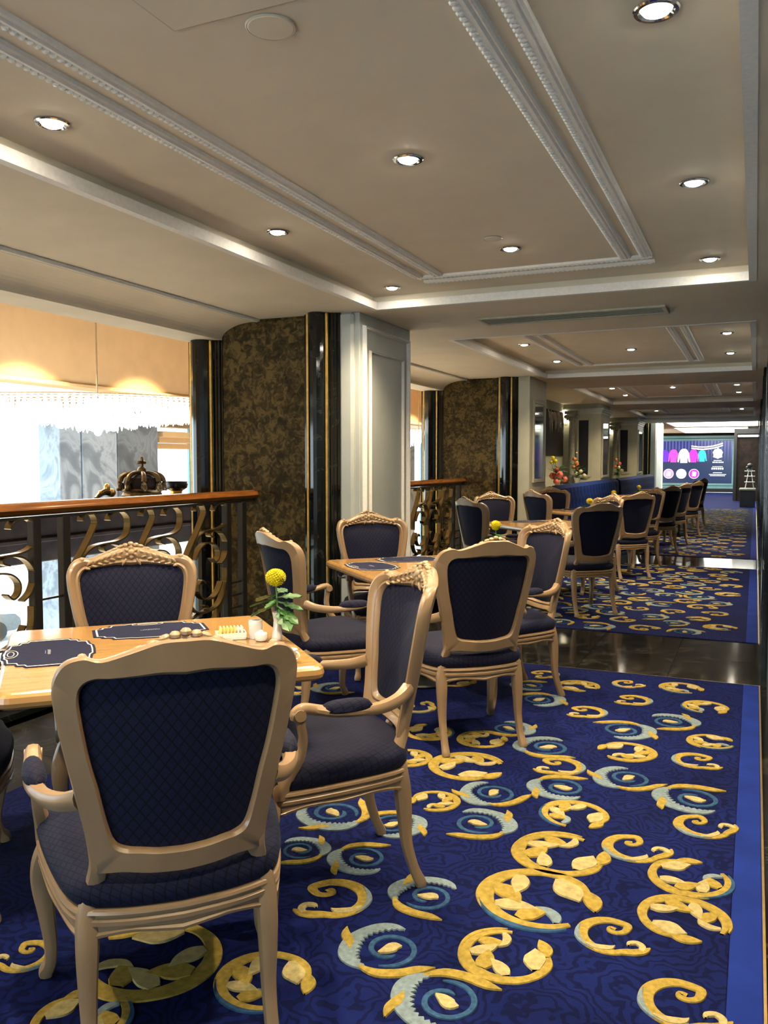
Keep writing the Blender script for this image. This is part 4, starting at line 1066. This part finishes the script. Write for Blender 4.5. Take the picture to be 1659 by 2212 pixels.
pierlist = [(12.42, 12.98, 'blue_marble', 'narrow pale blue marble pier left of the crown'), (13.02, 14.02, 'blue_marble', 'broad mottled blue marble pier behind the crown'),
            (14.04, 15.35, 'slate_marble', 'dark slate marble pier right behind the crown'), (28.0, 31.0, 'blue_marble', 'pale pier seen in the gap past the white pillar')]
for k, (a, b_, m, lb) in enumerate(pierlist):
    t = tag(empty('marble_pier', (-12.66, a, -4.2)), lb, 'pier', 'marble piers of the atrium window wall')
    g = G(); g.bbox(-.2, .35, 0, b_ - a, 0, 6.5, .01); g.build('shaft', m, t)
    g = G(); g.bbox(-.21, .37, .0, b_ - a, 0, .3, .01); g.build('plinth', 'black_marble', t)
t = tag(empty('stepped_cornice', (-12.94, 15.75, 1.72)), 'stepped cream cornice above the bright window, left of the black column', 'cornice')
for k, (w_, z) in enumerate(((.25, 0), (.45, .14), (.65, .26))):
    g = G(); g.bbox(0, w_, -.12 * k, 5.3, z, z + .13, .01); g.build('step', 'cream_wall', t)
for k, (a, b_) in enumerate(((-3.4, 4.5), (4.5, 12.7), (15.4, 22.0), (22.0, 28.5), (31.0, 36.6))):
    w = struct(empty('window_%d' % (k + 2), (-13.15, a, 0)))
    for z0, z1 in ((.22, 2.25), (-4.0, -.35)):
        n = max(1, round((b_ - a) / 2.4)); dy = (b_ - a) / n
        for i in range(n):
            g = G(); g.box(-.005, .005, i * dy, (i + 1) * dy, z0, z1); g.build('pane', 'clear_glass', w)
            if i: g = G(); g.box(-.03, .03, i * dy - .02, i * dy + .02, z0, z1); g.build('mullion', 'frame_teal', w)
    pl = bpy.data.lights.new('daylight_portal', 'AREA'); pl.shape = 'RECTANGLE'; pl.size = 6.4; pl.size_y = b_ - a
    pl.cycles.is_portal = True
    po = bpy.data.objects.new('daylight_portal', pl); COL.objects.link(po); po.location = (-13.3, (a + b_) / 2, -.9); po.rotation_euler = (0, R(-90), 0)
pl = bpy.data.lights.new('daylight_portal', 'AREA'); pl.shape = 'RECTANGLE'; pl.size = 3.9; pl.size_y = 2.2; pl.cycles.is_portal = True
po = bpy.data.objects.new('daylight_portal', pl); COL.objects.link(po); po.location = (-1.95, -4.25, 1.35); po.rotation_euler = (R(90), 0, 0)
# wall washers that scallop the bulkhead
def washer():
    t = empty('wall_washer')
    g = G(); g.lathe([(.09, 0), (.09, -.05), (.07, -.06), (.06, -.02)], 18, cap=False); g.build('housing', 'chrome', t, True)
    g = G(); g.lathe([(.06, -.02), (.001, -.021)], 16); g.build('lens', 'lamp_lens', t)
    ld = bpy.data.lights.new('washer_lamp', 'SPOT'); ld.energy = 1500; ld.color = (1.0, .74, .42); ld.spot_size = R(81); ld.spot_blend = .22; ld.shadow_soft_size = .05
    l = bpy.data.objects.new('lamp', ld); COL.objects.link(l); l.parent = t; l.location = (0, 0, -.08)
    return t
ws = washer(); first = True
for k in range(11):
    o = instance(ws, (-8.65, 4.2 + 2.6 * k, 4.6), 0, 'warm wall washer lamp high in the atrium, outside the picture', first); first = False
    o['category'] = 'wall lamp'; o['group'] = 'wall washers of the atrium bulkhead'
# crystal chandeliers
def chandelier(x, y, label):
    t = tag(empty('chandelier', (x, y, 0)), label, 'chandelier', 'crystal chandeliers in the atrium')
    rn = random.Random(3)
    for r_, z0, z1, n in ((1.85, 2.00, 2.16, 150), (1.70, 1.99, 2.15, 140), (1.5, 1.97, 2.13, 130), (1.3, 1.95, 2.11, 110), (1.05, 1.93, 2.09, 90), (.8, 1.90, 2.06, 70), (.5, 1.86, 2.03, 50), (.25, 1.82, 2.00, 24)):
        g = G()
        for k in range(n):
            a = 2 * PI * k / n; g.lathe([(.004, z0 + rn.uniform(-.02, .02)), (.016, z0 + .03), (.014, z1), (.005, z1 + .01)], 5, (r_ * math.cos(a), r_ * math.sin(a), 0))
        tag(g.build('crystal_tier', 'crystal', t), kind='stuff')
        g = G(); g.torus_rings([[((r_ + .02 * math.cos(u)) * math.cos(a), (r_ + .02 * math.cos(u)) * math.sin(a), z1 + .02 + .012 * math.sin(u)) for u in (0, 1.57, 3.14, 4.71)] for a in [2 * PI * k / 40 for k in range(40)]]); g.build('tier_ring', 'chrome', t)
    g = G(); g.ball((0, 0, 1.81), .05, seg=10, n=6); g.build('finial', 'crystal', t, True)
    g = G(); g.sweep([(0, 0, 2.1), (0, 0, 4.6)], [.012, .012], 8); g.build('suspension_rod', 'chrome', t, True)
    for k in range(6):
        a = PI / 3 * k; g = G(); g.sweep([(0, 0, 2.15), (1.84 * math.cos(a), 1.84 * math.sin(a), 2.18)], [.012, .012], 6); g.build('spoke', 'chrome', t)
chandelier(-8.0, 8.75, 'blazing crystal chandelier beyond the nearest balustrade, left of picture'); chandelier(-8.0, 20.4, 'crystal chandelier glimpsed in the gap past the white pillar')
# dark portal with bronze crown
t = tag(empty('portal', (-6.05, 2.0, 0)), 'dark brown marble portal beam below the crown, behind the balustrade', 'portal')
g = G(); g.bbox(-.2, .2, 0, 7.6, .52, .98, .01); g.build('beam', 'dark_brown', t)
g = G(); g.bbox(-.25, .25, -.05, 7.65, .96, 1.04, .015); g.bbox(-.225, .225, -.02, 7.62, .70, .74, .008); g.build('cornice', 'dark_brown', t)
for y in (0, 7.2):
    g = G(); g.bbox(-.2, .2, y, y + .4, -4.2, .53, .01); g.build('post', 'dark_brown', t)
t = tag(empty('crown_ornament', (-6.05, 7.27, 1.04)), 'large bronze crown with orb and cross standing behind the handrail', 'sculpture')
g = G(); g.lathe([(.20, 0), (.215, .02), (.20, .05), (.215, .075), (.20, .09), (.17, .09), (.17, 0)], 24, cap=False); g.build('band', 'bronze', t, True)
for k in range(8):
    a = 2 * PI * k / 8; g = G(); c, s = math.cos(a), math.sin(a)
    g.sweep([(.19 * c, .19 * s, .07), (.225 * c, .225 * s, .15), (.20 * c, .20 * s, .225), (.11 * c, .11 * s, .262), (.02 * c, .02 * s, .255)], [.026, .030, .026, .020, .014], 8); g.build('arch', 'bronze', t, True)
    g = G(); g.ball((.225 * c, .225 * s, .11), .035, .035, .045, 8, 5); g.ball((.25 * c, .25 * s, .085), .022, seg=7, n=4); g.ball((.24 * c, .24 * s, .155), .02, seg=7, n=4); g.build('leaf_finial', 'bronze', t, True)
g = G(); g.lathe([(.175, .06), (.20, .14), (.175, .205), (.10, .238), (.02, .246)], 20); g.build('cap', 'dark_brown', t, True)
g = G(); g.lathe([(.03, .25), (.045, .265), (.05, .29), (.04, .315), (.015, .33)], 14); g.build('orb', 'bronze', t, True)
g = G(); g.bbox(-.014, .014, -.016, .016, .325, .415, .004); g.bbox(-.014, .014, -.05, .05, .355, .39, .006)
for p in ((0, .05, .372), (0, -.05, .372), (0, 0, .415)): g.ball(p, .02, seg=8, n=5)
g.build('cross', 'bronze', t, True)
t = tag(empty('scroll_ornament', (-6.05, 6.73, 1.04)), 'small gilded leaf ornament left of the bronze crown', 'ornament')
g = G(); g.sweep([(0, -.16, .01), (0, -.08, .06), (0, 0, .07), (0, .08, .03)], [.02, .03, .035, .015], 8); g.build('scroll', 'bronze', t, True)
g = G(); g.ball((0, .0, .11), .03, .035, .05, 8, 5); g.ball((0, .06, .06), .045, .05, .045, 8, 5); g.ball((0, -.10, .07), .02, seg=8, n=5); g.build('leaves', 'gold', t, True)
t = tag(empty('black_urn', (-6.05, 7.86, 1.04)), 'black urn on a gold foot beside the left black column', 'urn')
g = G(); g.lathe([(.10, 0), (.105, .012), (.06, .03), (.07, .05)], 20); g.build('foot', 'gold', t, True)
g = G(); g.lathe([(.07, .05), (.12, .08), (.13, .12), (.12, .145), (.135, .155), (.12, .155), (.10, .10), (.001, .09)], 20); g.build('bowl', 'black_metal', t, True)
# street outside with a parked car
g = G(); g.box(-60, -14, -30, 60, -4.45, -4.25); struct(g.build('ground_street', 'stone_grey'))
t = tag(empty('parked_car', (-23.0, 18.2, -4.25), R(70)), 'grey car outside, glimpsed between the balustrade posts', 'car')
sec = [(-2.1, .45, .62, .80), (-1.9, .30, .85, .86), (-1.2, .28, .95, .88), (-.8, .28, 1.38, .80), (.3, .28, 1.45, .80), (1.0, .28, .98, .88), (1.9, .30, .82, .86), (2.1, .42, .65, .78)]
g = G(); g.rings([[(x, -w_, z0), (x, -w_ * 1.02, (z0 + min(z1, .9)) / 2), (x, -w_ * .96, min(z1, .9)), (x, -w_ * .72, z1), (x, w_ * .72, z1), (x, w_ * .96, min(z1, .9)), (x, w_ * 1.02, (z0 + min(z1, .9)) / 2), (x, w_, z0)] for x, z0, z1, w_ in sec]); g.build('body', 'car_paint', t, True)
for s in (-1, 1):
    g = G(); g.add([(-.95, s * .80, .95), (.75, s * .80, .95), (.25, s * .63, 1.36), (-.70, s * .63, 1.34)], [(0, 1, 2, 3)]); g.build('side_window', 'car_glass', t)
    for x in (-1.3, 1.3):
        g = G(); g.rings([[(x + .32 * math.cos(a), s * .80 + dy, .32 + .32 * math.sin(a)) for a in [2 * PI * k / 16 for k in range(16)]] for dy in (-.1, .1)]); g.build('wheel', 'rubber', t)
